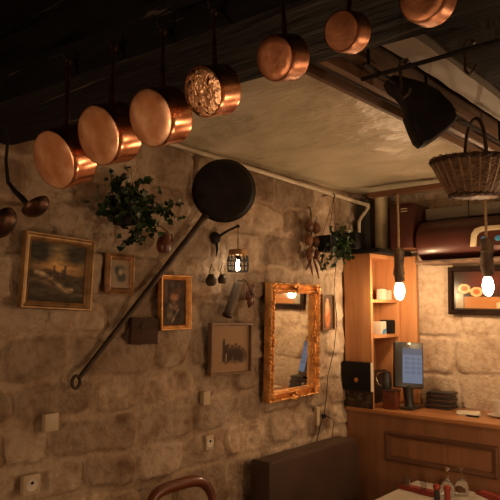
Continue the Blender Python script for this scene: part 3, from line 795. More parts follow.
# ------------------------------------------------------------------ ceiling pipe
pz = lambda px, py, y: atY(px, py, y)
p0, p1 = atY(150, 137, 1.955), atY(367, 205, 1.90)
p00 = p0 + (p0-p1)*.35
t = thing('ceiling_pipe', p1, 'thin cream painted pipe running along the top of the stone wall then turning down', 'pipe')
MB().tube([p00, p0, p1], .011, 14).build('long_run', M['pipe'], t)
MB().tube([p1+V((-.02, 0, .002)), p1, p1+V((.012, 0, -.016)), atY(361, 218, 1.91), atY(359, 222, 1.91), atY(359, 250, 1.93)], .010, 14).build('down_pipe', M['pipe'], t)
MB().tube([p1+V((-.016, 0, .001)), p1+V((.008, 0, -.003))], .0145, 14).build('elbow_collar', M['pipe'], t)

# ------------------------------------------------------------------ iron rack with its load
RZ = EYE+.55
t = thing('iron_pot_rack', (1.7, .62, RZ), 'black iron pot rack with long rod and cross bar beside the brown cross beam', 'pot rack')
for y in (.69,):
    MB().tube([(1.18, y, RZ), (1.9, y, RZ), (2.75, y, RZ)], .0045, 8).build('long_rod', M['iron'], t)
for x, y0, y1 in ((1.245, .36, .735),):
    MB().tube([(x, y0, RZ-.006), (x, y1, RZ-.006)], .0055, 8).build('cross_bar', M['iron'], t)
for x in (1.20, 1.50, 2.05, 2.65):
    MB().tube([(x, .69, RZ-.004), (x, .69, RZ+.11)], .004, 8).build('ceiling_bracket', M['iron'], t)
# scrolled hooks on the rack
def s_hook(p, L, lab):
    o = MB().tube([p+V((0, -.012, .004)), p+V((0, -.006, .012)), p+V((0, .004, .012)), p+V((0, .010, .002)), p+V((0, .008, -L*.5)), p+V((0, .010, -L+.012)), p+V((0, .002, -L)), p+V((0, -.010, -L+.006)), p+V((0, -.014, -L+.018))], .0035, 8).build('s_hook', M['ironbrown'])
    tag(o, lab, 'hook')
s_hook(V((1.245, .625, RZ)), .075, 'brown S shaped hook on the front cross bar of the rack')
s_hook(V((1.245, .475, RZ)), .06, 'small dark ring hook on the cross bar near the grey board')
# brown wood struts seen beside the rods
# dark iron scoop pan
hp = atY(404, 77, .69); 
bc = hp + ray(430, 118).normalized()*0 
def hang_scoop():
    dep = (hp-CAM).dot(FWD)
    t = thing('iron_scoop_pan', dp(428, 146, dep+.02), 'black iron scoop shaped pan with angular bottom hanging from the rack', 'pan')
    # outline in a plane facing roughly down the room
    out_px = [(386, 80), (392, 76), (402, 78), (421, 83), (437, 92), (451, 107), (455.5, 119), (452, 126), (440, 136), (427, 145), (420, 147), (415, 143), (410, 131), (405.5, 118), (406, 110), (403, 101), (397, 93), (390, 88)]
    base = dp(425, 115, dep)
    X = V((math.cos(HEAD-PI/2), math.sin(HEAD-PI/2), 0)); Z = V((0, 0, 1)); N = Z.cross(X)*-1   # plane upright, facing the room
    Mx = Matrix(((X.x, Z.x, -N.x, base.x), (X.y, Z.y, -N.y, base.y), (X.z, Z.z, -N.z, base.z), (0, 0, 0, 1)))
    sc = dep/FPX*.995
    pts = [((x-425)*sc, (115-y)*sc) for x, y in out_px]
    cx = sum(p[0] for p in pts)/len(pts); cy = sum(p[1] for p in pts)/len(pts)
    mb = MB(); loops = []
    for s_, z in ((.84, .034), (.95, .034), (1.0, .028), (1.0, -.016), (.95, -.026), (.80, -.032), (.5, -.034), (.15, -.035)):
        loops.append([mb.b.verts.new(Mx @ V((cx+(x-cx)*s_, cy+(y-cy)*s_, z))) for x, y in pts])
    n = len(pts)
    for i in range(len(loops)-1):
        for k in range(n): mb._face([loops[i][k], loops[i][(k+1) % n], loops[i+1][(k+1) % n], loops[i+1][k]])
    mb._face(loops[0]); mb._face(loops[-1])
    mb.build('scoop_body', M['iron'], t)
    q = Mx @ V((pts[1][0]+.012, pts[1][1]-.006, 0))
    top = V((q.x+.0, .69, RZ+.0))
    MB().tube([q, q.lerp(top, .6)+V((0, 0, .004)), top+V((0, .004, .010)), top+V((0, -.010, .008))], .004, 8).build('hanging_loop', M['iron'], t)
hang_scoop()
# basket
def basket():
    top = atY(475, 119, .69)
    rim_c = top - V((0, 0, .138))
    t = thing('wicker_basket', rim_c-V((0, 0, .11)), 'brown wicker basket with tall hoop handle hanging from the iron rack', 'basket')
    ax = RGT.copy(); ang = math.atan2(ax.y, ax.x)
    Mx = Matrix.Translation(rim_c - RGT*.008) @ Matrix.Rotation(ang, 4, 'Z')
    H = .102
    def prof_r(z): 
        tt = (z+H)/H
        return .068 + .054*tt**.85
    prof = [(prof_r(-H+H*i/22), -H+H*i/22) for i in range(23)]
    ns = 26
    def wv(a, z): return 1 + .022*math.sin(a*ns)*(1 if int((z+H)/H*22) % 2 else -1) + .012*math.cos(a*ns/2)
    mb = MB(); mb.lathe(prof, Mx, 208, 1, .74, fn=wv, cap=False)
    mb.lathe([(.068, -H), (.0001, -H+.004)], Mx, 208, 1, .74, cap=False)
    b = mb.build('woven_body', M['wicker'], t)
    s = b.modifiers.new('thickness', 'SOLIDIFY'); s.thickness = .004
    st = MB()
    for k in range(26):
        a = 2*PI*k/26
        st.tube([Mx @ V((prof_r(z)*1.034*math.cos(a), prof_r(z)*1.034*.74*math.sin(a), z)) for z in (-H, -H*.6, -H*.3, 0, .010+.006*random.random())], .0042, 6)
    st.build('stakes', M['wickerlight'], t)
    br = MB(); random.seed(4)
    for ph in range(3):
        br.tube([Mx @ V(((.126+.004*math.cos(k*.8+ph*2.1))*math.cos(2*PI*k/72), (.126*.74+.004*math.cos(k*.8+ph*2.1))*math.sin(2*PI*k/72), .004+.0055*math.sin(k*.8+ph*2.1))) for k in range(73)], .005, 6, cap=False)
    for k in range(150):
        a = random.uniform(0, 2*PI); p = Mx @ V((.128*math.cos(a), .128*.74*math.sin(a), .004))
        br.tube([p, p+rv(.009)+V((0, 0, .004))], [.0016, .0006], 4)
    br.build('braided_rim', M['wickerdark'], t)
    bb = MB()
    for ph in range(2):
        bb.tube([Mx @ V(((.073+.002*math.cos(k*.9+ph*3.1))*math.cos(2*PI*k/60), (.070*.74)*math.sin(2*PI*k/60), -H+.004+.004*math.sin(k*.9+ph*3.1))) for k in range(61)], .0065, 6, cap=False)
    bb.build('base_ring', M['wickerdark'], t)
    h = MB(); hs = []
    for k in range(21):
        a = PI*k/20
        hs.append(Mx @ V((.004, .090*math.cos(a)*.98, -.01+.146*math.sin(a)**.75)))
    h.tube(hs, .0058, 8); h.build('hoop_handle', M['wickerdark'], t)
basket()

# ------------------------------------------------------------------ cabinet and counter
XC, YC = 3.12, 1.80
cab = thing('shelf_cabinet', (XC, YC, 1.105), 'tall narrow orange beech shelf cabinet standing on the counter against the stone wall', 'cabinet')
ZT = 1.985; YCL = 1.808
MB().b2(XC, XC+.022, YCL, 1.985, 1.102, ZT, .002).build('side_panel', M['beech'], cab)
MB().b2(3.455, 3.477, YCL, 1.985, 1.102, ZT, .002).build('side_panel', M['beech'], cab)
MB().b2(XC+.022, 3.455, 1.972, 1.985, 1.102, ZT, .0).build('back_panel', M['beech_in'], cab, smooth=False)
MB().b2(XC+.022, 3.455, YCL+.002, 1.972, ZT-.02, ZT).build('top_panel', M['beech'], cab, smooth=False)
zsh1 = atY(376, 301, YCL).z; zsh2 = atY(376, 337, YCL).z
for z in (zsh1, zsh2):
    MB().b2(XC+.022, 3.455, YCL+.004, 1.972, z-.009, z+.009, .002).build('shelf', M['beech'], cab)
# wood cladding strip on the back wall beside the cabinet
struct(MB().b2(3.475, 3.50, 1.70, YCL, 1.102, ZT, .002).build('trim_6', M['beech']))
o = MB().b2(XC-.015, 3.50, 1.74, 1.985, ZT+.001, ZT+.028, .003).build('cabinet_cover_board', M['black'])
tag(o, 'black board lying across the top of the beech cabinet', 'board')

ct = thing('counter', (XC, .6, 0), 'long brown oak service counter with a framed front panel and orange brown worktop', 'counter')
CT = 1.10
MB().b2(XC+.012, XC+.035, -.6, 1.985, 0, CT-.022).build('front_panel', M['counter'], ct, smooth=False)
MB().b2(XC+.035, XB-.03, -.6, -.575, 0, CT-.022).build('end_panel', M['counter'], ct, smooth=False)
MB().b2(XC-.008, XB-.022, -.6, 1.985, CT-.022, CT, .004).build('worktop', M['countertop'], ct)
# moulding frame on the front
ya, yb = atX(384.5, 431, XC).y, atX(498, 460, XC).y
zt_, zb_ = atX(384.5, 430.5, XC).z, atX(384.5, 460, XC).z
yc_, zc_ = (ya+yb)/2, (zt_+zb_)/2
Mf = Matrix(((0, 0, -1, XC+.012), (-1, 0, 0, yc_), (0, 1, 0, zc_), (0, 0, 0, 1)))
frame_ring(abs(ya-yb), zt_-zb_, .030, [(0, 0), (.05, .010), (.3, .014), (.6, .012), (.95, .008), (1, 0)], Mf).build('moulding_frame', M['moulding'], ct)

# things on the cabinet top
ZZ = ZT+.029
c = V((3.20, 1.915, ZZ)); 
a = atY(355, 250, 1.90); b_ = atY(355, 233, 1.90)
o = MB().b2(a.x-.055, a.x+.055, 1.86, 1.95, ZZ, max(b_.z, ZZ+.08), .004).build('black_box', M['black']); tag(o, 'square black box on the cabinet top beside the pipe', 'box')
pf = atY(382, 250, 1.86); 
o = MB().tube([(pf.x, 1.86, ZZ), (pf.x, 1.86, ZC-.02)], .040, 28).build('cream_column', M['cream']); tag(o, 'cream round upright flue pipe rising from the cabinet top to the ceiling', 'pipe')
# dark box behind, between pipe and flue
o = MB().b2(pf.x-.13, pf.x-.055, 1.90, 1.96, ZZ, ZC-.05, .004).build('dark_locker', M['blackplastic']); tag(o, 'dark upright locker box between the small black box and the cream flue', 'box')

# maroon tank and box
YT = None
tk = thing('maroon_tank', (3.36, 1.2, 1.93), 'long glossy maroon horizontal tank along the top of the back wall', 'tank')
tz = (atX(450, 222, 3.22).z + atX(450, 256, 3.35).z)/2
R1 = .118
y1_ = atX(417, 240, 3.30).y
Mt = Matrix.Translation((3.36, y1_-.004, tz)) @ Matrix.Rotation(D(90), 4, 'X')
MB().lathe([(.0001, 0), (R1*.8, .002), (R1, .02), (R1, 1.4), (R1*.8, 1.42), (.0001, 1.422)], Mt, 48, cap=False).build('tank_body', M['maroon'], tk)
MB().b2(3.24, 3.49, y1_-1.4, y1_-.01, tz-R1-.012, tz-R1+.004, .002).build('support_board', M['brownwood'], tk)
# arched cream label with two blue lights
lc = atX(492, 236, 3.245)
arch = [(-.115, -.05), (-.105, .02), (-.085, .045), (-.05, .055), (.05, .055), (.085, .045), (.105, .02), (.115, -.05), (.085, -.05), (.078, .005), (.065, .022), (.04, .03), (-.04, .03), (-.065, .022), (-.078, .005), (-.085, -.05)]
Ml = Matrix(((0, 0, -1, lc.x), (-1, 0, 0, lc.y), (0, 1, 0, lc.z), (0, 0, 0, 1)))
MB().prism(arch, Ml, .012, .001).build('cream_arch', M['cream'], tk)
MB().prism([(-.075, -.05), (-.072, .005), (-.06, .02), (.06, .02), (.072, .005), (.075, -.05)], Ml @ Matrix.Translation((0, 0, -.012)), .012, .001).build('control_panel', M['darkmaroon'], tk)
for s_ in (-.045, .03):
    MB().lathe([(.0001, .004), (.013, .003), (.016, 0)], Ml @ Matrix.Translation((s_, -.012, .001)), 20, cap=False).build('blue_dial', M['blue'], tk)
bx = thing('maroon_box', (3.3, 1.68, ZZ), 'dark maroon upright box at the left end of the tank, beside the flue', 'box')
ba = atX(389.5, 205, 3.25); bb_ = atX(417, 205, 3.25); bb_.y = max(bb_.y, y1_+.002)
MB().b2(3.25, 3.48, bb_.y, ba.y, ZZ, ba.z, .006).build('casing', M['darkmaroon'], bx)
MB().b2(3.247, 3.25, bb_.y+.03, bb_.y+.07, ba.z-.035, ba.z-.03).b2(3.247, 3.25, bb_.y+.03, bb_.y+.07, ba.z-.05, ba.z-.045).build('vent_lines', M['cream'], bx, smooth=False)
# grey-green shelf board above tank
o = MB().b2(3.40, 3.50, y1_-1.4, y1_-.01, tz+R1+.02, tz+R1+.085, .003).build('grey_green_board', M['greyboard']); tag(o, 'weathered grey green board above the maroon tank', 'board')
wp = atX(467, 222, 3.30)
o = MB().tube([(3.33, wp.y, tz+R1-.01), (3.33, wp.y, ZC-.01)], .003, 6).build('hanging_wire', M['iron']); tag(o, 'thin black wire from the ceiling down to the maroon tank', 'wire')

# batten with pendants
bz = EYE+.655
XL = 3.11
o = MB().box((XL+.02, (1.81+.2)/2, bz), (.05, 1.81-.2, .028), None, .004).build('lamp_batten', M['batten']); tag(o, 'brown wooden batten across the ceiling carrying the pendant lamps', 'batten')
def pendant(px, wtop, wbot, bbot, label, lean=0):
    p = atX(px, (wbot+wtop)/2, XL); y = p.y
    zt, zb, zl = atX(px, wtop, XL).z, atX(px, wbot, XL).z, atX(px, bbot, XL).z
    t = thing('pendant_lamp', (XL, y, bz-.02), label, 'lamp', 'bark pendant lamps hung above the counter')
    random.seed(int(px))
    MB().tube([(XL, y, bz-.018), (XL+.001, y, (bz+zt)/2), (XL, y, zt-.01)], .0075, 8).build('rope_cord', M['rope'], t)
    N = 14; pts = [(XL+.003*math.sin(i*.9), y+.003*math.cos(i*.7), zt+(zb-zt)*i/N) for i in range(N+1)]
    MB().tube(pts, [.024]+[.030+random.uniform(-.004, .005) for i in range(N-1)]+[.028], 14).build('bark_holder', M['bark'], t)
    sk = MB().tube([(XL, y, zb+.004), (XL, y, zb-.010)], .019, 16).build('socket', M['ironbrown'], t)
    h = zb-.010-zl; 
    MB().lathe([(.0001, -h), (.010, -h*.98), (.019, -h*.88), (.026, -h*.66), (.0275, -h*.46), (.024, -h*.24), (.018, -.004), (.0001, 0)], Matrix.Translation((XL, y, zb-.010)), 12, cap=False).build('bulb', M['bulb'], sk)
pendant(399, 248, 281, 300, 'lit pendant lamp in a bark branch holder in front of the beech cabinet')
pendant(487, 238, 275, 296, 'lit pendant lamp in a bark branch holder in front of the dark framed picture')

# picture on back wall
def bw_picture():
    x = XB-.03; dep = .03
    c0 = atX(446.5, 268, x-dep); c1 = atX(449, 315, x-dep)
    ztop, zbot = c0.z, c1.z; yl = (c0.y+c1.y)/2; wd = .50
    c = V((x, yl-wd/2, (ztop+zbot)/2))
    t = thing('dark_framed_picture', c, 'wide black framed picture with orange loops on the pale back wall behind the right pendant', 'picture')
    Mx = Matrix(((0, 0, -1, c.x), (-1, 0, 0, c.y), (0, 1, 0, c.z), (0, 0, 0, 1))) @ Matrix.Rotation(D(-1.2), 4, 'Z')
    h_ = ztop-zbot
    frame_ring(wd, h_, .028, [(0, 0), (0, dep*.9), (.1, dep), (.8, dep), (1, dep*.3)], Mx).build('frame', M['ebony'], t)
    def fn(U, Vv):
        n = fbm(U*6, Vv*6, 71, 4)
        C = const(U, (.035, .022, .015))
        C = lay(C, blob(U, Vv, .42, .75, .22, .3, .6)*.7, (.13, .03, .02))
        C = lay(C, ((U > .14) & (Vv < .34) & (Vv > .05)).astype(float), (.36, .16, .06))
        C = lay(C, ((U > .17) & (np.abs(Vv-.2) < .012)).astype(float), (.40, .14, .04))
        C = lay(C, ((U > .55) & (U < .9) & (Vv < .20) & (Vv > .06)).astype(float), (.48, .38, .25))
        C = lay(C, ((U > .03) & (U < .13) & (Vv < .42) & (Vv > .05)).astype(float)*(.5+n), (.45, .38, .25))
        for (a_, b__) in ((.14, .55), (.30, .47)):
            d_ = np.sqrt(((U-a_)/.080)**2+((Vv-b__)/.125)**2)
            C = lay(C, (d_ < 1.0).astype(float), (.85, .42, .20)); C = lay(C, (d_ < .55).astype(float), (.55, .12, .04))
        C = lay(C, ((np.abs(U-.22) < .03) & (np.abs(Vv-.50) < .04)).astype(float), (.85, .42, .20))
        return C
    art_plane('print', wd-.054, h_-.054, dep*.32, fn, Mx, M['artglass'], t, 160)
bw_picture()

# ------------------------------------------------------------------ on the shelves
def shelf_pt(px, z, y=1.86): return V((atY(px, 330, y).x, y, z))
p = shelf_pt(380.5, zsh1+.009)
o = MB().b2(p.x-.020, p.x+.028, 1.83, 1.87, p.z, p.z+.065, .002).build('white_card_box', M['white']); tag(o, 'white card box on the upper cabinet shelf', 'box')
p = shelf_pt(388, zsh1+.009)
o = MB().b2(p.x-.012, p.x+.02, 1.84, 1.90, p.z, p.z+.06, .002).build('cream_card_box', M['paper']); tag(o, 'cream card box next to the white one on the upper shelf', 'box')
p = shelf_pt(379.5, zsh2+.009)
t = thing('paper_carton', (p.x, 1.85, p.z), 'white carton with a blue printed corner on the lower cabinet shelf', 'carton')
MB().b2(p.x-.030, p.x+.030, 1.83, 1.89, p.z, p.z+.078, .003).build('carton_body', M['white'], t)
MB().prism([(-.026, .004), (.012, .004), (.026, .036), (-.01, .030)], Matrix(((1, 0, 0, p.x), (0, 0, -1, 1.829), (0, 1, 0, p.z), (0, 0, 0, 1))), .001).build('blue_print', M['blue'], t)
p = shelf_pt(392, zsh2+.009)
o = MB().b2(p.x-.030, p.x+.058, 1.835, 1.93, p.z, p.z+.085, .010).build('black_pouch', M['black']); tag(o, 'black soft edged case beside the carton on the lower shelf', 'case')
p = shelf_pt(382, 1.101)
o = MB().b2(p.x-.035, p.x+.12, 1.90, 1.96, 1.101, 1.101+.19, .006).build('dark_storage_case', M['blackplastic']); tag(o, 'dark storage case standing in the lowest cabinet bay', 'case')

# ------------------------------------------------------------------ on the counter
# black box with emblem leaning on the panel
xq = XC-.004
a = atX(341.5, 361, XC-.03); b = atX(370.5, 392, XC-.03)
ln = MB()
# low row of magazines / cards under it
t = thing('card_holder', (XC-.03, (a.y+b.y)/2, CT), 'low stack of patterned brown cards under the black emblem box', 'cards')
o = t
WB = (a.y-b.y)
y0, y1 = b.y, a.y
MB().b2(XC-.007, XC-.001, y0, y1, CT+.001, b.z-.001, .001).build('card_front', M['ironbrown'], t)
random.seed(11)
cd_ = MB()
for k in range(16):
    yy = random.uniform(y0+.01, y1-.02); zz = random.uniform(CT+.012, b.z-.012)
    cd_.ell((XC-.008, yy, zz), (.0015, random.uniform(.006, .014), random.uniform(.004, .010)), None, 10)
cd_.build('pale_pattern', M['oldwood'], t)
t = thing('black_emblem_box', (XC-.02, (y0+y1)/2, b.z), 'flat square black box with a small round gold emblem against the cabinet side', 'box')
MB().b2(XC-.028, XC-.001, y0, y1, b.z, a.z, .003).build('box_body', M['black'], t)
em = atX(356, 380, XC-.029)
MB().lathe([(.0001, .0015), (.011, .001), (.013, 0)], Matrix(((0, 0, -1, XC-.028), (-1, 0, 0, em.y), (0, 1, 0, em.z), (0, 0, 0, 1))), 24, cap=False).build('gold_emblem', M['gold'], t)
MB().b2(XC-.027, XC-.003, y0-.004, y0-.0005, b.z, a.z).build('white_edge', M['paper'], t, smooth=False)

# tablet till
def tablet():
    XS = 3.27
    ctr = atX(408.5, 365, XS)
    t = thing('touchscreen_till', (ctr.x+.03, ctr.y, CT), 'dark grey touchscreen till with a lit blue screen standing on the counter', 'till')
    # screen corners in the photo give its turned, leaning slab
    X = V((.66, -.75, 0)).normalized(); X = V((X.x, X.y, -.07)).normalized()
    N = X.cross(V((.17, .12, 1)).normalized()).normalized()   # facing the camera side
    if N.x > 0: N = -N
    Y = N.cross(X).normalized()
    if Y.z < 0: Y = -Y
    Mx = Matrix(((X.x, Y.x, N.x, ctr.x), (X.y, Y.y, N.y, ctr.y), (X.z, Y.z, N.z, ctr.z), (0, 0, 0, 1)))
    MB().box((0, 0, 0), (.165, .258, .045), None, .008).xf(Mx @ Matrix.Translation((0, 0, -.0075))).build('casing', M['blackplastic'], t)
    scr = MB().box((0, 0, 0), (.112, .196, .002)).xf(Mx @ Matrix.Translation((.018, -.005, .0155))).build('screen', M['screen'], t, smooth=False)
    MB().box((0, 0, 0), (.112, .036, .002)).xf(Mx @ Matrix.Translation((.018, .075, .0165))).build('screen_header', M['screenbar'], scr, smooth=False)
    tl = MB()
    for i in range(3):
        for j in range(4): tl.box((-.026+i*.034, .035-j*.026, 0), (.026, .016, .0006))
    tl.xf(Mx @ Matrix.Translation((.014, 0, .0168))).build('screen_tiles', M['screentile'], scr, smooth=False)
    MB().box((0, 0, 0), (.022, .010, .004), None, .001).xf(Mx @ Matrix.Translation((-.005, .118, .016))).build('badge', M['steel'], t)
    b0 = Mx @ V((-.005, -.11, -.008))
    MB().tube([b0, V((b0.x+.02, b0.y, CT+.03)), V((b0.x+.02, b0.y, CT+.012))], [.028, .026, .03], 16).build('stand_neck', M['blackplastic'], t)
    MB().b2(b0.x-.045, b0.x+.09, b0.y-.045, b0.y+.045, CT+.001, CT+.014, .005).build('stand_foot', M['blackplastic'], t)
tablet()
# brown wooden box and chrome handled machine to its left
c = atX(393, 404, 3.20)
t = thing('wooden_box', (3.22, c.y, CT), 'small reddish brown wooden box standing on the counter left of the till', 'box')
MB().b2(3.165, 3.225, c.y-.035, c.y+.045, CT+.001, CT+.10, .004).build('box_body', M['red_wood'], t)
MB().b2(3.160, 3.230, c.y-.038, c.y+.048, CT+.10, CT+.108, .003).build('box_lid', M['darkwood'], t)
q = atX(386, 371, 3.195)
t = thing('chrome_jug', (3.195, q.y, CT+.1095), 'dark coffee jug with a curved bright chrome handle on the wooden box', 'jug')
MB().lathe([(.0001, 0), (.026, 0), (.030, .02), (.028, .06), (.022, .09), (.024, .098), (.019, .098), (.0001, .09)], Matrix.Translation((3.195, q.y-.002, CT+.1095)), 28, cap=False).build('jug_body', M['blackplastic'], t)
hb = V((3.18, q.y+.020, CT+.11))
MB().tube([hb+V((0, 0, .092)), hb+V((-.008, .022, .085)), hb+V((-.012, .028, .055)), hb+V((-.010, .018, .025)), hb+V((0, .0, .014))], .0045, 10).build('chrome_handle', M['steel'], t)
# white knob / crumpled paper
c = atZ(403.5, 408, CT)
o = MB().ell(c+V((0, 0, .011)), (.016, .022, .010), None, 12).ell(c+V((-.008, .014, .014)), (.010, .012, .010), None, 10).build('crumpled_napkin', M['white']); tag(o, 'small crumpled white napkin in front of the till stand', 'napkin')
# stack of dark trays
for k in range(7):
    c = atX(442, 396, 3.42)
    o = MB().b2(3.36+.003*k, 3.48, c.y-.07+.004*(k % 3), c.y+.075+.003*(k % 2), CT+.001+k*.013, CT+.012+k*.013, .002).build('dark_menu', M['leather' if k % 2 else 'blackplastic'])
    tag(o, ['lowest', 'second lowest', 'third lowest', 'middle', 'third highest', 'second highest', 'topmost'][k]+' dark menu folder in the stack by the stone wall', 'menu', 'stack of dark menu folders')
# notepad papers
c = atZ(468, 414, CT)
t = thing('note_papers', c, 'loose white papers lying on the counter with a black pen', 'papers')
for k, (a_, z) in enumerate(((.5, .001), (.28, .004), (.4, .007))):
    pass
pm = MB()
for k, (a_, z) in enumerate(((.5, .002), (.25, .0045), (.38, .007))):
    pm.box((c.x+.008, c.y, CT+z), (.12, .115, .002), Matrix.Rotation(a_, 3, 'Z'))
pm.build('sheets', M['paper'], t, smooth=False)
q = atZ(472, 417, CT+.01)
MB().tube([q+V((-.0, -.035, .004)), q+V((0, .03, .004))], .005, 10).build('pen', M['black'], t)
# cup on saucer at right
c = atZ(501, 417, CT)
t = thing('white_cup', c, 'stack of white cup on saucer at the right photo edge of the counter', 'cup')
t['label'] = 'white cup standing on a saucer at the right end of the counter'
MB().lathe([(.0001, .001), (.04, .001), (.065, .010), (.066, .012), (.04, .006), (.0001, .006)], Matrix.Translation(c), 36, cap=False).build('saucer', M['white'], t)
MB().lathe([(.0001, .007), (.028, .007), (.034, .03), (.041, .085), (.038, .085), (.031, .03), (.0001, .012)], Matrix.Translation(c), 36, cap=False).build('cup_body', M['white'], t)

# ------------------------------------------------------------------ banquette
ax_, bx_ = atY(253, 466, 1.93).x, atY(359, 440, 1.83).x
t = thing('banquette', ((ax_+bx_)/2, 1.75, 0), 'dark brown leatherette banquette bench against the stone wall before the counter', 'bench')
ztop = atY(253, 466, 1.83).z-.012
pts = []
def rrect(x0, x1, z0, z1, r):
    o = [(x0, z0), (x1, z0)]
    for k in range(7): a = k/6*PI/2; o.append((x1-r+r*math.cos(a), z1-r+r*math.sin(a)))
    for k in range(5): a = k/4*PI/2; o.append((x0+.015-.015*math.sin(a), z1-.015+.015*math.cos(a)))
    return o
MB().prism(rrect(ax_, bx_, .42, ztop, .05), Matrix(((1, 0, 0, 0), (0, 0, -1, 1.95), (0, 1, 0, 0), (0, 0, 0, 1))), .12, .012).build('backrest', M['leather'], t)
MB().b2(ax_, bx_, 1.53, 1.829, .32, .45, .03).build('seat_cushion', M['leather'], t)
MB().b2(ax_+.01, bx_-.01, 1.56, 1.94, 0.001, .319).build('plinth', M['darkwood'], t, smooth=False)

# ------------------------------------------------------------------ bentwood chair at bottom left
def chair():
    cx, cy = 1.69, 1.84
    l = atY(144, 500, cy).x; r = atY(207, 500, cy).x; zt = atY(185, 479, cy).z
    w_ = (r-l)/2; cx = (l+r)/2
    t = thing('bentwood_chair', (cx, cy-.22, 0), 'reddish brown bentwood chair with curved back standing before the stone wall', 'chair')
    bk = []
    for k in range(33):
        a = PI*k/32
        bk.append(V((cx-math.copysign(abs(math.cos(a))**.55, math.cos(a))*w_, cy-.035+.03*math.sin(a), zt-.012-.13*(1-math.sin(a)**.6))))
    bk = [V((cx-w_*.95, cy-.06, .46)), V((cx-w_, cy-.05, .7))]+bk+[V((cx+w_, cy-.05, .7)), V((cx+w_*.95, cy-.06, .46))]
    MB().tube(bk, [.014]*2+[.015+.008*math.sin(PI*k/32) for k in range(33)]+[.014]*2, 12).build('back_hoop', M['red_wood'], t)
    inn = [V((cx-w_*.55, cy-.06, .46)), V((cx-w_*.55, cy-.05, .7))]+[V((cx-math.cos(PI*k/16)*w_*.55, cy-.042+.012*math.sin(PI*k/16), .78+.10*math.sin(PI*k/16))) for k in range(17)]+[V((cx+w_*.55, cy-.05, .7)), V((cx+w_*.55, cy-.06, .46))]
    MB().tube(inn, .009, 10).build('inner_hoop', M['red_wood'], t)
    MB().lathe([(.0001, .435), (.19, .435), (.2, .445), (.2, .46), (.185, .468), (.0001, .462)], Matrix.Translation((cx, cy-.23, 0)), 40, cap=False).build('seat', M['red_wood'], t)
    for sx in (-1, 1):
        MB().tube([(cx+sx*.13, cy-.36, .437), (cx+sx*.16, cy-.42, .002)], [.016, .011], 10).build('leg', M['red_wood'], t)
        MB().tube([(cx+sx*.13, cy-.10, .437), (cx+sx*.16, cy-.03, .002)], [.016, .011], 10).build('leg', M['red_wood'], t)
chair()

# ------------------------------------------------------------------ table and its setting
TZ = .765
cor = atZ(422, 478, TZ)
t = thing('dining_table', (cor.x-.4, cor.y-.35, 0), 'dining table under a white cloth in front of the counter', 'table')
x1, y1 = min(cor.x, 3.085), cor.y; x0, y0 = x1-.85, y1-.75
MB().b2(x0+.005, x1-.005, y0+.005, y1-.005, TZ-.03, TZ-.004).build('tabletop', M['darkwood'], t, smooth=False)
for sx in (x0+.06, x1-.06):
    for sy in (y0+.06, y1-.06):
        MB().tube([(sx, sy, .002), (sx, sy, TZ-.03)], [.018, .024], 12).build('leg', M['darkwood'], t)
cl = MB(); cl.b2(x0, x1, y0, y1, TZ-.003, TZ)
o = cl.build('tablecloth', M['cloth'], smooth=False)
hang = MB(); N = 120; per = []
for (a_, b_) in (((x0, y0), (x1, y0)), ((x1, y0), (x1, y1)), ((x1, y1), (x0, y1)), ((x0, y1), (x0, y0))):
    for k in range(N//4): s_ = k/(N//4); per.append((a_[0]+(b_[0]-a_[0])*s_, a_[1]+(b_[1]-a_[1])*s_))
cxx, cyy = (x0+x1)/2, (y0+y1)/2; T_ = []; B_ = []
for k, (x, y) in enumerate(per):
    T_.append(hang.b.verts.new((x, y, TZ-.001)))
    f = 1.0+.006*math.sin(k*.9); B_.append(hang.b.verts.new((cxx+(x-cxx)*f, cyy+(y-cyy)*f, TZ-.22)))
for k in range(len(per)): hang._face([T_[k], T_[(k+1) % len(per)], B_[(k+1) % len(per)], B_[k]])
bpy.data.objects.remove(o)
hang.b2(x0, x1, y0, y1, TZ-.003, TZ)
tag(hang.build('tablecloth', M['cloth']), 'white cloth spread over the dining table', 'tablecloth')
def on(px, py): return atZ(px, py, TZ)
def goblet(px, py, lab):
    c = on(px, py) + V((0, 0, .001))
    o = MB().lathe([(.030, 0), (.034, .02), (.034, .04), (.026, .062), (.008, .074), (.0045, .085), (.0045, .118), (.010, .124), (.027, .128), (.027, .130), (.0001, .132)], Matrix.Translation(c), 28, cap=False).build('wine_glass', M['glass'])
    tag(o, lab, 'glass', 'wine glasses turned upside down on the table')
goblet(448, 496, 'upside down wine glass on the table, left of the two')
goblet(462, 495, 'upside down wine glass on the table, right of the two')
def shaker(px, py, bm, lab):
    c = on(px, py) + V((0, 0, .001)); Sx = Matrix.Translation(c) @ Matrix.Diagonal((.8, .8, .8, 1)); t = thing('shaker', c, lab, 'shaker', 'red topped shakers on the table')
    MB().lathe([(.0001, 0), (.018, 0), (.019, .01), (.016, .03), (.017, .058), (.0001, .058)], Sx, 24, cap=False).build('shaker_body', M[bm], t)
    MB().lathe([(.019, .0585), (.022, .066), (.021, .078), (.013, .088), (.0001, .092)], Sx, 24).build('red_top', M['redgloss'], t)
shaker(437, 499.5, 'blackplastic', 'red topped shaker with dark body, left one on the table')
shaker(447.5, 501, 'redgloss', 'red topped shaker with reddish body, in front of the wine glasses')
def napkin(a_, b_, lab):
    p, q = on(*a_), on(*b_); m_ = (p+q)/2; L = (q-p).length; an = math.atan2((q-p).y, (q-p).x)
    mb = MB()
    for k, (ww_, z) in enumerate(((.075, .004), (.062, .010), (.045, .015))):
        mb.box((m_.x, m_.y, TZ+z), (L*(1-.06*k), ww_, .006), Matrix.Rotation(an+.04*k, 3, 'Z'), .002)
    tag(mb.build('napkin', M['red']), lab, 'napkin', 'red folded napkins on the table')
napkin((402, 487), (436, 496), 'red folded napkin at the left end of the table')
napkin((481, 493), (512, 506), 'red folded napkin at the right photo edge of the table')
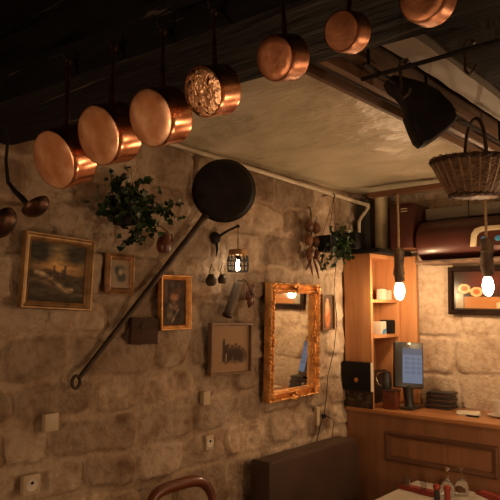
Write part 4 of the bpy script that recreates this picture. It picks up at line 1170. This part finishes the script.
def tumbler(px, py, lab):
    c = on(px, py)+V((0, 0, .019))
    o = MB().lathe([(.0001, .0), (.013, .0), (.016, .045), (.0145, .045), (.012, .006), (.0001, .005)], Matrix.Translation(c), 24, cap=False).build('small_glass', M['glass'])
    tag(o, lab, 'glass', 'small glasses on the left napkin')
tumbler(407, 490, 'small clear glass on the near end of the left red napkin')
tumbler(424, 494, 'small clear glass on the inner end of the left red napkin')

# ------------------------------------------------------------------ plates, outlets, wires on the wall
def plate(px, py, w_, h_, lab, outlet=False, name='wall_plate'):
    c = atY(px, py, 1.979); t = thing(name, c, lab, 'socket' if outlet else 'wall plate')
    Mx = wallM(c)
    MB().box((0, 0, .002), (w_, h_, .024), None, .004).xf(Mx).build('cover', M['plate'], t)
    if outlet:
        sw_ = MB().lathe([(.021, .0142), (.021, .0150), (.016, .0145), (.0001, .0145)], Mx, 28).build('socket_well', M['white'], t)
        MB().ell(Mx @ V((0, .006, .0155)), (.0055, .003, .0055), None, 10).build('earth_pin', M['iron'], sw_)
plate(50, 422, .055, .062, 'blank ivory wall plate above the leftmost socket')
plate(30, 484, .062, .066, 'ivory socket low on the stone wall near the left photo edge', True, 'wall_socket')
plate(205, 398, .042, .060, 'blank ivory wall plate below the beige figure picture')
plate(208, 442, .048, .064, 'ivory socket on the wall between the chair and the banquette', True, 'wall_socket')
jb = atY(324, 416, 1.955)
t = thing('wall_cable', jb, 'thin black cable running down the stone wall right of the mirror into a small joint', 'cable')
P_ = [(336, 262), (334, 290), (337, 320), (334, 350), (328, 375), (326, 400), (324, 415)]
MB().tube([atY(x, y, 1.958) for x, y in P_], .0022, 6).build('upper_cable', M['black'], t)
MB().tube([atY(x, y, 1.958) for x, y in [(324, 415), (320, 426), (317, 440), (317, 449)]], .003, 6).build('lower_cable', M['black'], t)
MB().tube([atY(x, y, 1.958) for x, y in [(324, 415), (331, 418), (334, 421), (332, 436), (331, 448)]], .0022, 6).build('side_cable', M['black'], t)
MB().box(jb, (.028, .014, .022), None, .004).build('cable_joint', M['black'], t)
sw = atY(317, 414, 1.972)
plate(316.5, 416, .028, .10, 'narrow ivory plate beside the cable joint right of the mirror')
